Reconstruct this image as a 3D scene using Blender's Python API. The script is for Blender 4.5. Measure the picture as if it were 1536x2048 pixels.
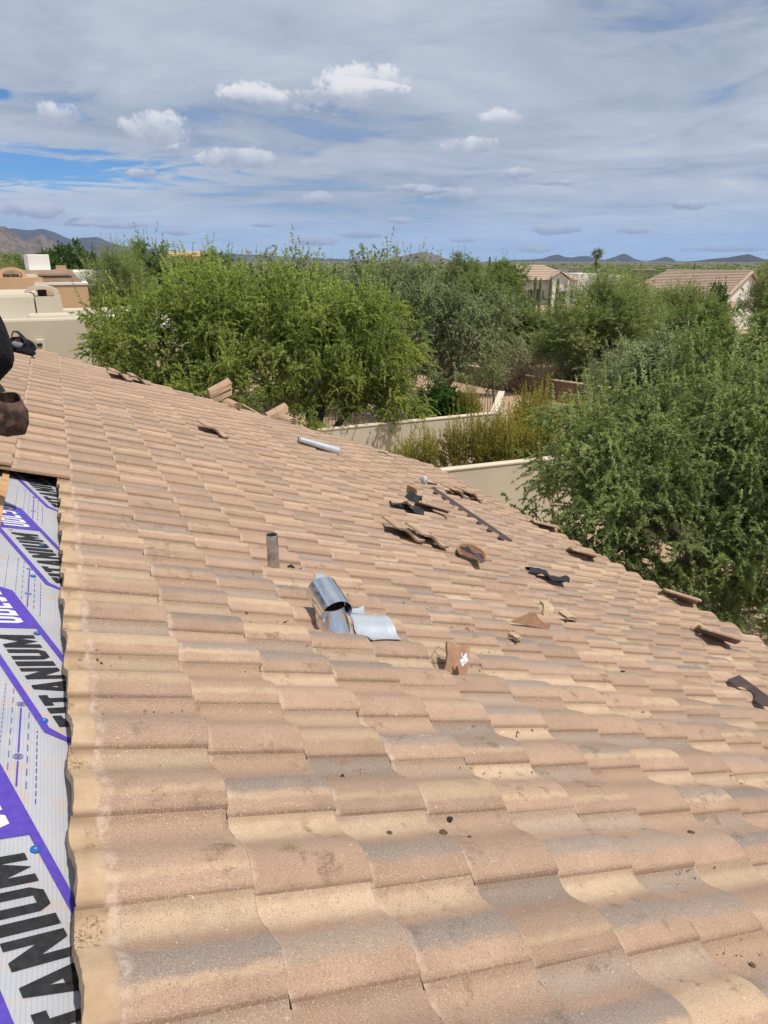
import bpy, bmesh, math, random
import numpy as np
from mathutils import Vector, Matrix, Euler, noise

R = math.radians
for o in list(bpy.data.objects):
    bpy.data.objects.remove(o)
sc = bpy.context.scene
COL = sc.collection

# ------------------------------------------------------------------ camera
PSI, PITCH, FPX = R(24.28), R(19.73), 1400.0
CAM = Vector((0.15, 0.0, 1.30))
cd = bpy.data.cameras.new('camera')
cd.sensor_fit = 'HORIZONTAL'
cd.sensor_width = 36.0
cd.lens = 36.0 * FPX / 1536.0
cd.clip_start = 0.05
cd.clip_end = 40000.0
cam = bpy.data.objects.new('camera', cd)
cam.location = CAM
cam.rotation_euler = (R(90) - PITCH, 0, -PSI)
COL.objects.link(cam)
sc.camera = cam

# ------------------------------------------------------------------ exposure
sc.view_settings.view_transform = 'Standard'
sc.view_settings.look = 'None'
sc.view_settings.exposure = 0.0
sc.view_settings.gamma = 1.0
sc.cycles.use_denoising = True
sc.cycles.use_adaptive_sampling = True
sc.cycles.adaptive_threshold = 0.02
sc.cycles.max_bounces = 5
sc.cycles.diffuse_bounces = 2
sc.cycles.glossy_bounces = 3
sc.cycles.transmission_bounces = 4
sc.cycles.transparent_max_bounces = 8
sc.cycles.volume_bounces = 0
sc.cycles.sample_clamp_indirect = 6.0

# ------------------------------------------------------------------ directions of the view (for siting things)
FW = Vector((math.sin(PSI), math.cos(PSI), 0)); RT = Vector((math.cos(PSI), -math.sin(PSI), 0)); UP = Vector((0, 0, 1))
CF = FW * math.cos(PITCH) - UP * math.sin(PITCH)
CU = FW * math.sin(PITCH) + UP * math.cos(PITCH)
def ray(px, py):
    return CF + RT * ((px - 768) / FPX) + CU * ((1024 - py) / FPX)
def atz(px, py, z):
    d = ray(px, py); return CAM + d * ((z - CAM.z) / d.z)
def atd(px, py, dist):
    """point at a horizontal distance from the viewpoint"""
    d = ray(px, py); return CAM + d * (dist / math.hypot(d.x, d.y))
GROUND = -5.2

# ------------------------------------------------------------------ world: Nishita sky, cloud veil, cumulus
SUN_AZ, SUN_EL = R(144.0), R(64.0)       # azimuth clockwise from +Y
world = bpy.data.worlds.new('World'); sc.world = world; world.use_nodes = True
wn = world.node_tree; wn.nodes.clear()
def WN(t, **k):
    n = wn.nodes.new(t)
    for a, b in k.items(): setattr(n, a, b)
    return n
def wl(a, b): wn.links.new(a, b)
def wmath(op, a, b=None, c=None, clamp=False):
    n = WN('ShaderNodeMath', operation=op, use_clamp=clamp)
    for i, x in enumerate((a, b, c)):
        if x is None: continue
        if isinstance(x, (int, float)): n.inputs[i].default_value = x
        else: wl(x, n.inputs[i])
    return n.outputs[0]
def wsmooth(x, lo, hi, a=0.0, b=1.0):
    n = WN('ShaderNodeMapRange', interpolation_type='SMOOTHSTEP')
    wl(x, n.inputs['Value']); n.inputs['From Min'].default_value = lo; n.inputs['From Max'].default_value = hi
    n.inputs['To Min'].default_value = a; n.inputs['To Max'].default_value = b
    return n.outputs['Result']
def wdot(v, c):
    n = WN('ShaderNodeVectorMath', operation='DOT_PRODUCT'); wl(v, n.inputs[0]); n.inputs[1].default_value = c
    return n.outputs['Value']
def wnoise(v, scale, detail, rough=0.5, dist=0.0, off=None):
    if off:
        m = WN('ShaderNodeVectorMath', operation='ADD'); wl(v, m.inputs[0]); m.inputs[1].default_value = off; v = m.outputs[0]
    n = WN('ShaderNodeTexNoise'); wl(v, n.inputs['Vector'])
    n.inputs['Scale'].default_value = scale; n.inputs['Detail'].default_value = detail
    n.inputs['Roughness'].default_value = rough; n.inputs['Distortion'].default_value = dist
    return n.outputs['Fac']
def wmix(fac, a, b):
    n = WN('ShaderNodeMix', data_type='RGBA')
    if isinstance(fac, float): n.inputs[0].default_value = fac
    else: wl(fac, n.inputs[0])
    for i, x in ((6, a), (7, b)):
        if isinstance(x, tuple): n.inputs[i].default_value = (*x, 1)
        else: wl(x, n.inputs[i])
    return n.outputs[2]
sky = WN('ShaderNodeTexSky', sky_type='NISHITA')
sky.sun_disc = False; sky.sun_elevation = SUN_EL; sky.sun_rotation = SUN_AZ
sky.altitude = 600; sky.air_density = 0.9; sky.dust_density = 0.0; sky.ozone_density = 5.0
tc = WN('ShaderNodeTexCoord')
D = tc.outputs['Generated']
sep = WN('ShaderNodeSeparateXYZ'); wl(D, sep.inputs[0])
dz = sep.outputs['Z']
den = wmath('ADD', wmath('MAXIMUM', dz, 0.0), 0.05)
comb = WN('ShaderNodeCombineXYZ')
fwd_c = wdot(D, FW); rgt_c = wdot(D, RT)
wl(wmath('DIVIDE', rgt_c, den), comb.inputs[0]); wl(wmath('DIVIDE', fwd_c, den), comb.inputs[1])
PL = comb.outputs[0]
warp = wnoise(PL, 0.55, 3, off=(3.1, 1.7, 0))
wv = WN('ShaderNodeVectorMath', operation='ADD'); wl(PL, wv.inputs[0])
wsc = WN('ShaderNodeCombineXYZ'); wl(wmath('MULTIPLY', warp, 1.6), wsc.inputs[0]); wl(wmath('MULTIPLY', warp, 2.2), wsc.inputs[1]); wl(wsc.outputs[0], wv.inputs[1])
PW = wv.outputs[0]
n_big = wnoise(PW, 0.30, 4, 0.5, off=(7.3, 2.2, 0))
n_mid = wnoise(PW, 0.95, 6, 0.6, off=(1.3, 9.2, 4))
n_fine = wnoise(PW, 3.2, 5, 0.6, off=(5.3, 0.2, 1))
tone = wmath('ADD', wmath('ADD', wmath('MULTIPLY', n_big, 0.5), wmath('MULTIPLY', n_mid, 0.42)), wmath('MULTIPLY', n_fine, 0.16))
ramp = WN('ShaderNodeValToRGB'); wl(tone, ramp.inputs[0])
els = ramp.color_ramp.elements
els[0].position = 0.40; els[0].color = (0.285, 0.345, 0.445, 1)
els[1].position = 0.74; els[1].color = (0.78, 0.80, 0.84, 1)
e = els.new(0.51); e.color = (0.425, 0.49, 0.595, 1)
e = els.new(0.61); e.color = (0.55, 0.605, 0.695, 1)
veil = ramp.outputs[0]
# coverage: nearly full, one broad break low on the left
azel = WN('ShaderNodeCombineXYZ')                    # flat chart of the sky: x azimuth, y elevation (radians, small)
wl(wmath('ARCTAN2', rgt_c, fwd_c), azel.inputs[0]); wl(wmath('ARCSINE', dz), azel.inputs[1])
AE = azel.outputs[0]
def ae(px, py):
    d = ray(px, py).normalized(); return math.atan2(d.dot(RT), d.dot(FW)), math.asin(d.z)
def field(px, py, hw, hh):
    """0 at the middle of an ellipse of sky, 1 at its rim"""
    x, y = ae(px, py); w = ae(px + hw, py)[0] - x; h = y - ae(px, py + hh)[1]
    n = WN('ShaderNodeVectorMath', operation='MULTIPLY_ADD'); wl(AE, n.inputs[0])
    n.inputs[1].default_value = (1 / w, 1 / h, 0); n.inputs[2].default_value = (-x / w, -y / h, 0)
    l = WN('ShaderNodeVectorMath', operation='LENGTH'); wl(n.outputs[0], l.inputs[0])
    return n.outputs[0], l.outputs['Value']
puff = wmath('ADD', wnoise(D, 22, 6, 0.58, 0.3), wmath('MULTIPLY', wnoise(D, 60, 3, 0.55, off=(2, 5, 1)), 0.4))
cov = wsmooth(wmath('ADD', wmath('MULTIPLY', n_mid, 0.75), wmath('MULTIPLY', n_big, 0.45)), 0.36, 0.54)
cov = wmath('MAXIMUM', cov, 0.66)
gap = None
for e_ in ((60, 335, 360, 46), (640, 505, 1400, 10), (-10, 186, 40, 12)):
    v_, l_ = field(*e_)
    gap = l_ if gap is None else wmath('MINIMUM', gap, l_)
gm = wsmooth(wmath('ADD', gap, wmath('MULTIPLY', wmath('SUBTRACT', n_fine, 0.5), 2.6)), 0.35, 1.15)
cov = wmath('MULTIPLY', cov, gm)
# thin bright haze low down
lowm = wsmooth(dz, 0.0, 0.10, 1.0, 0.0)
veil = wmix(wmath('MULTIPLY', lowm, 0.62), veil, (0.53, 0.71, 0.96))
cov = wmath('MAXIMUM', cov, wmath('MULTIPLY', lowm, 0.85))
tintn = WN('ShaderNodeMix', data_type='RGBA', blend_type='MULTIPLY'); tintn.inputs[0].default_value = 1.0; wl(sky.outputs[0], tintn.inputs[6]); tintn.inputs[7].default_value = (0.50, 0.78, 1.05, 1)
bg_sky = WN('ShaderNodeBackground'); wl(tintn.outputs[2], bg_sky.inputs[0]); bg_sky.inputs[1].default_value = 0.105
# cumulus: (x, y, half width, half height); high ones stand nearer and brighter
CUM = [(495, 188, 62, 24), (650, 203, 125, 30), (722, 166, 98, 38), (312, 260, 70, 36), (478, 318, 92, 24), (1005, 237, 48, 21),
       (950, 292, 62, 21), (118, 230, 66, 28), (640, 398, 33, 14), (910, 391, 52, 17), (822, 377, 48, 9),
       (1033, 347, 38, 13), (1378, 411, 42, 11), (70, 420, 64, 17), (292, 348, 40, 11), (155, 446, 30, 12),
       (244, 451, 60, 7), (352, 464, 26, 8), (1070, 498, 31, 9), (1110, 459, 48, 11),
       (1270, 461, 36, 7), (722, 471, 46, 8), (922, 481, 26, 5), (625, 483, 48, 9), (1450, 498, 90, 7),
       (525, 451, 24, 5), (800, 441, 24, 6), (1100, 366, 46, 7)]
fm = None; bsum = None
for e_ in CUM:
    v_, l_ = field(*e_)
    fm = l_ if fm is None else wmath('MINIMUM', fm, l_)
    sx = WN('ShaderNodeSeparateXYZ'); wl(v_, sx.inputs[0])
    t_ = wmath('MULTIPLY', sx.outputs[1], wmath('LESS_THAN', l_, 1.7))
    bsum = t_ if bsum is None else wmath('ADD', bsum, t_)
f = wmath('ADD', wmath('SUBTRACT', 1.0, wmath('MULTIPLY', fm, fm)), wmath('MULTIPLY', wmath('SUBTRACT', puff, 0.70), 2.9))
f = wmath('ADD', f, wmath('MULTIPLY', wmath('MINIMUM', bsum, 0.0), 0.35))
wis = wnoise(AE, 70, 4, 0.6, 0.4)
f = wmath('ADD', f, wmath('MULTIPLY', wmath('SUBTRACT', wis, 0.51), 2.3))
f = wmath('ADD', f, wsmooth(dz, 0.02, 0.14, 0.35, 0.0))
m = wmath('MULTIPLY', wsmooth(f, -0.22, 0.55), 0.94)
sh = wsmooth(wmath('ADD', bsum, wmath('MULTIPLY', wmath('SUBTRACT', puff, 0.7), 3.0)), -0.75, 1.05)
brr = WN('ShaderNodeValToRGB'); wl(wmath('MULTIPLY', dz, 4.0), brr.inputs[0])
be = brr.color_ramp.elements                          # brightness by height in the sky
be[0].position = 0.02; be[0].color = (.60, .63, .70, 1); be[1].position = 0.95; be[1].color = (.86, .86, .87, 1)
for p_, c_ in ((0.17, (.60, .64, .73)), (0.33, (.60, .64, .73)), (0.52, (.74, .76, .80)), (0.7, (.84, .84, .86))):
    q_ = be.new(p_); q_.color = (*c_, 1)
ccol = wmix(m, veil, wmix(sh, wmix(1.0, brr.outputs[0], (.56, .60, .70)), brr.outputs[0]))
ccol.node.inputs[7].links[0].from_node.inputs[6].links[0].from_node.blend_type = 'MULTIPLY'
cmask = wmath('MAXIMUM', cov, m)
bg_cl = WN('ShaderNodeBackground'); wl(ccol, bg_cl.inputs[0]); bg_cl.inputs[1].default_value = 1.0
mixw = WN('ShaderNodeMixShader'); wl(cmask, mixw.inputs[0]); wl(bg_sky.outputs[0], mixw.inputs[1]); wl(bg_cl.outputs[0], mixw.inputs[2])
wo = WN('ShaderNodeOutputWorld'); wl(mixw.outputs[0], wo.inputs[0])

world.cycles.sampling_method = 'MANUAL'; world.cycles.sample_map_resolution = 512

# ------------------------------------------------------------------ sun
sd = bpy.data.lights.new('sun', 'SUN'); sd.energy = 4.3; sd.angle = R(0.55); sd.color = (1.0, 0.945, 0.86)
sun = bpy.data.objects.new('sun', sd); COL.objects.link(sun)
SUNV = Vector((math.sin(SUN_AZ) * math.cos(SUN_EL), math.cos(SUN_AZ) * math.cos(SUN_EL), math.sin(SUN_EL)))
sun.rotation_euler = SUNV.to_track_quat('Z', 'Y').to_euler()
sun.location = (0, 0, 30)

# ================================================================== helpers
ORG = {}
def tag(o, label=None, cat=None, group=None, kind=None):
    if label: o['label'] = label
    if cat: o['category'] = cat
    if group: o['group'] = group
    if kind: o['kind'] = kind
    return o
def thing(name, label, cat, loc=(0, 0, 0), group=None):
    o = bpy.data.objects.new(name, None); COL.objects.link(o); o.location = loc
    o.empty_display_size = 0.2
    ORG[o.name] = Vector(loc)
    return tag(o, label, cat, group)

class MB:
    def __init__(s): s.v = []; s.f = []; s.mi = []
    def add(s, vs, fs, mi=0):
        n = len(s.v); s.v += [Vector(v) for v in vs]; s.f += [tuple(i + n for i in f) for f in fs]; s.mi += [mi] * len(fs); return s
    def box(s, c, size, rot=None, mi=0, taper=1.0):
        x, y, z = (k / 2 for k in size); c = Vector(c); M = rot.to_matrix() if rot is not None else Matrix.Identity(3)
        vs = []
        for dz_ in (-z, z):
            k = taper if dz_ > 0 else 1.0
            vs += [c + M @ Vector(q) for q in ((-x * k, -y * k, dz_), (x * k, -y * k, dz_), (x * k, y * k, dz_), (-x * k, y * k, dz_))]
        return s.add(vs, [(3, 2, 1, 0), (4, 5, 6, 7), (0, 1, 5, 4), (1, 2, 6, 5), (2, 3, 7, 6), (3, 0, 4, 7)], mi)
    def prism(s, poly, depth, frame, mi=0):
        """poly in the xy of frame (4x4), extruded along +z by depth"""
        n = len(poly)
        vs = [frame @ Vector((x, y, 0)) for x, y in poly] + [frame @ Vector((x, y, depth)) for x, y in poly]
        fs = [tuple(range(n - 1, -1, -1)), tuple(range(n, 2 * n))] + [(i, (i + 1) % n, n + (i + 1) % n, n + i) for i in range(n)]
        return s.add(vs, fs, mi)
    def tube(s, pts, rad, n=8, cap=True, mi=0):
        pts = [Vector(p) for p in pts]; m = len(pts)
        if not hasattr(rad, '__len__'): rad = [rad] * m
        vs = []; prev = None
        for i, p in enumerate(pts):
            t = (pts[min(i + 1, m - 1)] - pts[max(i - 1, 0)]).normalized()
            a = prev - t * prev.dot(t) if prev is not None else t.orthogonal()
            a.normalize(); prev = a; b = t.cross(a)
            vs += [p + (a * math.cos(2 * math.pi * k / n) + b * math.sin(2 * math.pi * k / n)) * rad[i] for k in range(n)]
        fs = [(i * n + k, i * n + (k + 1) % n, (i + 1) * n + (k + 1) % n, (i + 1) * n + k) for i in range(m - 1) for k in range(n)]
        if cap: fs += [tuple(range(n - 1, -1, -1)), tuple(range((m - 1) * n, m * n))]
        return s.add(vs, fs, mi)
    def lathe(s, prof, frame=None, n=24, mi=0, a0=0.0, a1=2 * math.pi):
        frame = frame or Matrix.Identity(4); full = abs(a1 - a0 - 2 * math.pi) < 1e-6
        k = n if full else n + 1; vs = []
        for r, z in prof:
            vs += [frame @ Vector((r * math.cos(a0 + (a1 - a0) * i / n), r * math.sin(a0 + (a1 - a0) * i / n), z)) for i in range(k)]
        fs = [(j * k + i, j * k + (i + 1) % k, (j + 1) * k + (i + 1) % k, (j + 1) * k + i) for j in range(len(prof) - 1) for i in range(n)]
        return s.add(vs, fs, mi)
    def grid(s, fn, nu, nv, thick=0.0, mi=0):
        P = [[Vector(fn(i / nu, j / nv)) for j in range(nv + 1)] for i in range(nu + 1)]
        w = nv + 1; vs = [P[i][j] for i in range(nu + 1) for j in range(w)]
        fs = [(i * w + j, (i + 1) * w + j, (i + 1) * w + j + 1, i * w + j + 1) for i in range(nu) for j in range(nv)]
        if thick:
            N = []
            for i in range(nu + 1):
                for j in range(w):
                    a = P[min(i + 1, nu)][j] - P[max(i - 1, 0)][j]; b = P[i][min(j + 1, nv)] - P[i][max(j - 1, 0)]
                    N.append(a.cross(b).normalized())
            m = len(vs); vs += [vs[i] - N[i] * thick for i in range(m)]
            fs += [tuple(q + m for q in reversed(f)) for f in fs]
            bd = [i * w for i in range(nu + 1)] + [nu * w + j for j in range(1, w)] + [i * w + nv for i in range(nu - 1, -1, -1)] + [j for j in range(nv - 1, 0, -1)]
            fs += [(bd[(q + 1) % len(bd)], bd[q], bd[q] + m, bd[(q + 1) % len(bd)] + m) for q in range(len(bd))]
        return s.add(vs, fs, mi)
    def build(s, name, mat, parent=None, origin=None, smooth=False, sharp=35, bevel=0.0):
        root = parent
        while root is not None and root.parent is not None: root = root.parent
        if root is not None: og = ORG.get(root.name, Vector())
        else: og = Vector(origin) if origin is not None else Vector()
        me = bpy.data.meshes.new(name)
        me.from_pydata([tuple(v - og) for v in s.v], [], s.f)
        mats = mat if isinstance(mat, (list, tuple)) else [mat]
        for m in mats: me.materials.append(m)
        if len(mats) > 1: me.polygons.foreach_set('material_index', s.mi)
        if smooth or bevel:
            bm = bmesh.new(); bm.from_mesh(me)
            bmesh.ops.recalc_face_normals(bm, faces=bm.faces) if bevel else None
            if bevel:
                ed = [e_ for e_ in bm.edges if len(e_.link_faces) == 2 and e_.calc_face_angle(0) > R(30)]
                bmesh.ops.bevel(bm, geom=ed, offset=bevel, segments=2, affect='EDGES', profile=.5)
            if smooth:
                for f in bm.faces: f.smooth = True
                for e_ in bm.edges:
                    if len(e_.link_faces) == 2 and e_.calc_face_angle(0) > R(sharp): e_.smooth = False
            bm.to_mesh(me); bm.free()
        me.update()
        o = bpy.data.objects.new(name, me); COL.objects.link(o)
        if parent is not None: o.parent = parent
        else: o.location = og; ORG[o.name] = og
        return o

# ------------------------------------------------------------------ materials
class Mat:
    def __init__(s, name, rough=0.8, spec=0.3, metal=0.0):
        s.m = bpy.data.materials.new(name); s.m.use_nodes = True; s.nt = s.m.node_tree; s.n = s.nt.nodes
        s.b = s.n['Principled BSDF']; s.out = s.n['Material Output']
        s.b.inputs['Roughness'].default_value = rough; s.b.inputs['Metallic'].default_value = metal
        s.b.inputs['Specular IOR Level'].default_value = spec
    def node(s, t, **k):
        n = s.n.new(t)
        for a, b in k.items(): setattr(n, a, b)
        return n
    def link(s, a, b): s.nt.links.new(a, b)
    def setin(s, sock, x):
        if isinstance(x, (int, float)): sock.default_value = x
        elif isinstance(x, tuple): sock.default_value = (*x, 1) if len(x) == 3 and sock.type == 'RGBA' else x
        else: s.link(x, sock)
    def math(s, op, a, b=None, c=None, clamp=False):
        n = s.node('ShaderNodeMath', operation=op, use_clamp=clamp)
        for i, x in enumerate((a, b, c)):
            if x is not None: s.setin(n.inputs[i], x)
        return n.outputs[0]
    def mix(s, fac, a, b, blend='MIX'):
        n = s.node('ShaderNodeMix', data_type='RGBA', blend_type=blend)
        s.setin(n.inputs[0], fac); s.setin(n.inputs[6], a); s.setin(n.inputs[7], b); return n.outputs[2]
    def ss(s, x, lo, hi, a=0.0, b=1.0):
        n = s.node('ShaderNodeMapRange', interpolation_type='SMOOTHSTEP'); s.link(x, n.inputs['Value'])
        for k, v in (('From Min', lo), ('From Max', hi), ('To Min', a), ('To Max', b)): n.inputs[k].default_value = v
        return n.outputs['Result']
    def coord(s, which='Object', scale=None, off=None):
        v = s.node('ShaderNodeTexCoord').outputs[which]
        if scale: 
            m = s.node('ShaderNodeVectorMath', operation='MULTIPLY'); s.link(v, m.inputs[0]); m.inputs[1].default_value = scale; v = m.outputs[0]
        if off is not None:
            m = s.node('ShaderNodeVectorMath', operation='ADD'); s.link(v, m.inputs[0]); s.setin(m.inputs[1], off); v = m.outputs[0]
        return v
    def pos(s): return s.node('ShaderNodeNewGeometry').outputs['Position']
    def noise(s, v, scale, detail=3, rough=0.55, dist=0.0):
        n = s.node('ShaderNodeTexNoise'); s.link(v, n.inputs['Vector'])
        n.inputs['Scale'].default_value = scale; n.inputs['Detail'].default_value = detail; n.inputs['Roughness'].default_value = rough; n.inputs['Distortion'].default_value = dist
        return n.outputs['Fac']
    def ramp(s, x, stops):
        n = s.node('ShaderNodeValToRGB'); s.link(x, n.inputs[0]); el = n.color_ramp.elements
        while len(el) < len(stops): el.new(0.5)
        for q, (p_, c) in zip(el, stops): q.position = p_; q.color = (*c, 1)
        return n.outputs[0]
    def color(s, c): s.setin(s.b.inputs['Base Color'], c); return s
    def bump(s, h, strength=0.3, dist=0.01):
        n = s.node('ShaderNodeBump'); n.inputs['Strength'].default_value = strength; n.inputs['Distance'].default_value = dist
        s.link(h, n.inputs['Height']); s.link(n.outputs[0], s.b.inputs['Normal']); return s

def simple(name, c, var=0.12, scale=8, rough=0.8, spec=0.3, metal=0.0, bump=0.0, bscale=60, bdist=0.004, which='Object'):
    m = Mat(name, rough, spec, metal); v = m.coord(which) if which != 'World' else m.pos()
    n = m.noise(v, scale, 4)
    lo = tuple(k * (1 - var) for k in c); hi = tuple(min(1, k * (1 + var)) for k in c)
    m.color(m.ramp(n, [(0.3, lo), (0.7, hi)]))
    if bump: m.bump(m.noise(v, bscale, 4), bump, bdist)
    return m.m

def tile_material(name, bare=True, offc=0.0):
    m = Mat(name, 0.9, 0.2)
    uv = m.node('ShaderNodeUVMap').outputs['UV']
    s_ = m.node('ShaderNodeSeparateXYZ'); m.link(uv, s_.inputs[0]); u, v = s_.outputs[0], s_.outputs[1]
    rnd = m.math('FRACT', m.math('ADD', m.math('ADD', m.node('ShaderNodeObjectInfo').outputs['Random'], m.node('ShaderNodeAttribute', attribute_name='tile_id').outputs['Fac']), offc))
    cv = m.node('ShaderNodeCombineXYZ'); m.link(m.math('ADD', u, m.math('MULTIPLY', rnd, 91.7)), cv.inputs[0]); m.link(v, cv.inputs[1]); m.link(m.math('MULTIPLY', rnd, 37.0), cv.inputs[2])
    P = cv.outputs[0]
    wob = m.math('MULTIPLY', m.math('SUBTRACT', m.noise(P, 16, 3), 0.5), 0.035)
    vw = m.math('ADD', v, wob)
    def rn(k): return m.math('FRACT', m.math('MULTIPLY', rnd, k))
    pink = m.ramp(m.noise(P, 5.5, 3), [(0.3, (0.305, 0.185, 0.116)), (0.7, (0.375, 0.236, 0.152))])
    crest = m.ramp(rn(7.31), [(0.0, (0.205, 0.165, 0.140)), (0.30, (0.240, 0.190, 0.156)), (0.44, (0.275, 0.205, 0.153)), (0.52, (0.33, 0.208, 0.133)), (0.76, (0.355, 0.230, 0.150)), (0.84, (0.45, 0.312, 0.182))])
    pan = m.ramp(rn(23.7), [(0.0, (0.310, 0.193, 0.122)), (0.40, (0.345, 0.222, 0.145)), (0.48, (0.240, 0.188, 0.152)), (0.62, (0.300, 0.220, 0.163)), (0.70, (0.395, 0.272, 0.170)), (1.0, (0.485, 0.345, 0.212))])
    cw = m.math('MULTIPLY', m.ss(vw, 0.050, 0.082), m.math('SUBTRACT', 1.0, m.ss(vw, 0.130, 0.175)))
    base = m.mix(m.math('MULTIPLY', cw, 0.9), pink, crest)
    st = m.math('MULTIPLY', m.math('GREATER_THAN', rn(51.3), 0.66), m.math('MULTIPLY', m.ss(vw, 0.040, 0.054), m.math('SUBTRACT', 1.0, m.ss(vw, 0.060, 0.082))))
    base = m.mix(m.math('MULTIPLY', st, 0.6), base, (0.47, 0.325, 0.190))
    base = m.mix(m.ss(vw, 0.165, 0.225, 0.0, 0.9), base, pan)
    base = m.mix(m.ss(m.noise(P, 8, 3), 0.48, 0.72, 0.0, 0.35), base, pink)
    # grime and groove shade painted brown along the lip and the next roll's foot
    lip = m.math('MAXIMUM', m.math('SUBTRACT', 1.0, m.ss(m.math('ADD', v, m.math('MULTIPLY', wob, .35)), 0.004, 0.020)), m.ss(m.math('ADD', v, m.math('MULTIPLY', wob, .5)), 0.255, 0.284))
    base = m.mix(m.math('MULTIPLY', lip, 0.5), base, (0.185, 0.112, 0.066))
    tone = m.math('ADD', 0.86, m.math('MULTIPLY', m.math('FRACT', m.math('MULTIPLY', rnd, 17.31)), 0.26))
    base = m.mix(1.0, base, m.node('ShaderNodeCombineColor').outputs[0], 'MULTIPLY')
    cc = base.node.inputs[7].links[0].from_node
    for i in range(3): m.link(tone, cc.inputs[i])
    # mottling and grit
    base = m.mix(m.ss(m.noise(P, 28, 4, 0.6), 0.42, 0.75, 0.0, 0.30), base, (0.29, 0.185, 0.12))
    gr = m.noise(P, 330, 3, 0.75)
    base = m.mix(m.ss(gr, 0.55, 0.69, 0.0, 0.85), base, (0.62, 0.49, 0.36))
    base = m.mix(m.ss(m.noise(P, 270, 3, 0.75), 0.55, 0.68, 0.0, 0.85), base, (0.115, 0.076, 0.05))
    # pale scuffs
    sc_ = m.node('ShaderNodeCombineXYZ'); m.link(m.math('MULTIPLY', u, 7.0), sc_.inputs[0]); m.link(m.math('MULTIPLY', v, 90.0), sc_.inputs[1]); m.link(m.math('MULTIPLY', rnd, 60.0), sc_.inputs[2])
    scuff = m.math('MULTIPLY', m.ss(m.noise(sc_.outputs[0], 1.0, 3, 0.6, 0.4), 0.70, 0.78), m.ss(m.noise(P, 60, 3), 0.45, 0.6))
    base = m.mix(m.math('MULTIPLY', scuff, 0.75), base, (0.74, 0.66, 0.56))
    chips = m.math('MULTIPLY', m.ss(m.noise(P, 75, 3, 0.7), 0.66, 0.72), m.ss(m.noise(P, 9, 2), 0.5, 0.62))
    base = m.mix(m.math('MULTIPLY', chips, 0.7), base, (0.76, 0.70, 0.62))
    # mud in a few pans
    mud = m.math('MULTIPLY', m.ss(m.noise(P, 14, 4, 0.65), 0.52, 0.68), m.ss(m.noise(P, 3.1, 1), 0.53, 0.62))
    mud = m.math('MULTIPLY', mud, m.ss(m.noise(P, 160, 3, .7), .40, .58, .25, 1.0))
    base = m.mix(m.math('MULTIPLY', mud, 0.8), base, (0.145, 0.092, 0.05))
    spk = m.math('MULTIPLY', m.ss(m.noise(P, 95, 2, 0.6), 0.71, 0.74), m.ss(m.noise(P, 7, 2), 0.52, 0.6))
    base = m.mix(m.math('MULTIPLY', spk, m.ss(v, .10, .20, .3, 1.0)), base, (0.11, 0.075, 0.045))
    if bare:
        # unpainted head of the tile, pale frayed edge to the coat, mould spots
        ew = m.math('ADD', u, m.math('MULTIPLY', m.math('SUBTRACT', m.noise(P, 22, 3), 0.5), 0.035))
        hm = m.math('SUBTRACT', 1.0, m.ss(ew, 0.056, 0.068))
        raw = m.ramp(m.noise(P, 11, 4), [(0.3, (0.345, 0.222, 0.122)), (0.5, (0.42, 0.28, 0.158)), (0.72, (0.475, 0.335, 0.20))])
        mould = m.math('MULTIPLY', m.ss(m.noise(P, 130, 3, 0.75), 0.47, 0.60), m.math('MULTIPLY', m.ss(m.noise(P, 15, 2), 0.47, 0.60), m.ss(v, 0.15, 0.2)))
        raw = m.mix(m.math('MULTIPLY', mould, 0.85), raw, (0.10, 0.07, 0.04))
        halo = m.math('MULTIPLY', m.ss(ew, 0.056, 0.070), m.math('SUBTRACT', 1.0, m.ss(ew, 0.076, 0.096)))
        base = m.mix(m.math('MULTIPLY', halo, m.ss(m.noise(P, 31, 3), .4, .6, .1, .5)), base, (0.52, 0.39, 0.31))
        raw = m.mix(m.math('MULTIPLY', lip, 0.7), raw, (0.20, 0.125, 0.07))
        raw = m.mix(m.ss(m.noise(P, 60, 4, .7), .5, .7, 0, .4), raw, (0.30, 0.20, 0.12))
        base = m.mix(hm, base, raw)
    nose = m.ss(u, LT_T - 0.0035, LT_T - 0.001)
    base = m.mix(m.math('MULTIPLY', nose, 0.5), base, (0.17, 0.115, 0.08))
    hs = m.node('ShaderNodeHueSaturation'); hs.inputs['Saturation'].default_value = 0.90; hs.inputs['Value'].default_value = 1.10; m.link(base, hs.inputs['Color']); base = hs.outputs[0]
    m.color(base)
    hgt = m.math('ADD', m.math('MULTIPLY', gr, 0.5), m.noise(P, 140, 3, 0.6))
    m.bump(hgt, 0.5, 0.004)
    return m.m

def leaf_material(name, dark, light, tip=None, trans=0.3, rough=0.55):
    m = Mat(name, rough, 0.25)
    t = m.node('ShaderNodeAttribute', attribute_name='tint').outputs['Fac']
    big = m.noise(m.coord('Object'), 0.9, 3)
    k = m.math('ADD', m.math('MULTIPLY', t, 0.7), m.math('MULTIPLY', m.math('SUBTRACT', big, 0.35), 0.55))
    tip = tip or light
    c = m.ramp(k, [(0.10, dark), (0.55, light), (0.95, tip)])
    m.color(c)
    tr = m.node('ShaderNodeBsdfTranslucent'); m.link(m.mix(1.0, c, (1.15, 1.25, 0.6), 'MULTIPLY'), tr.inputs[0])
    mx = m.node('ShaderNodeMixShader'); mx.inputs[0].default_value = trans
    m.link(m.b.outputs[0], mx.inputs[1]); m.link(tr.outputs[0], mx.inputs[2]); m.link(mx.outputs[0], m.out.inputs[0])
    return m.m

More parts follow.
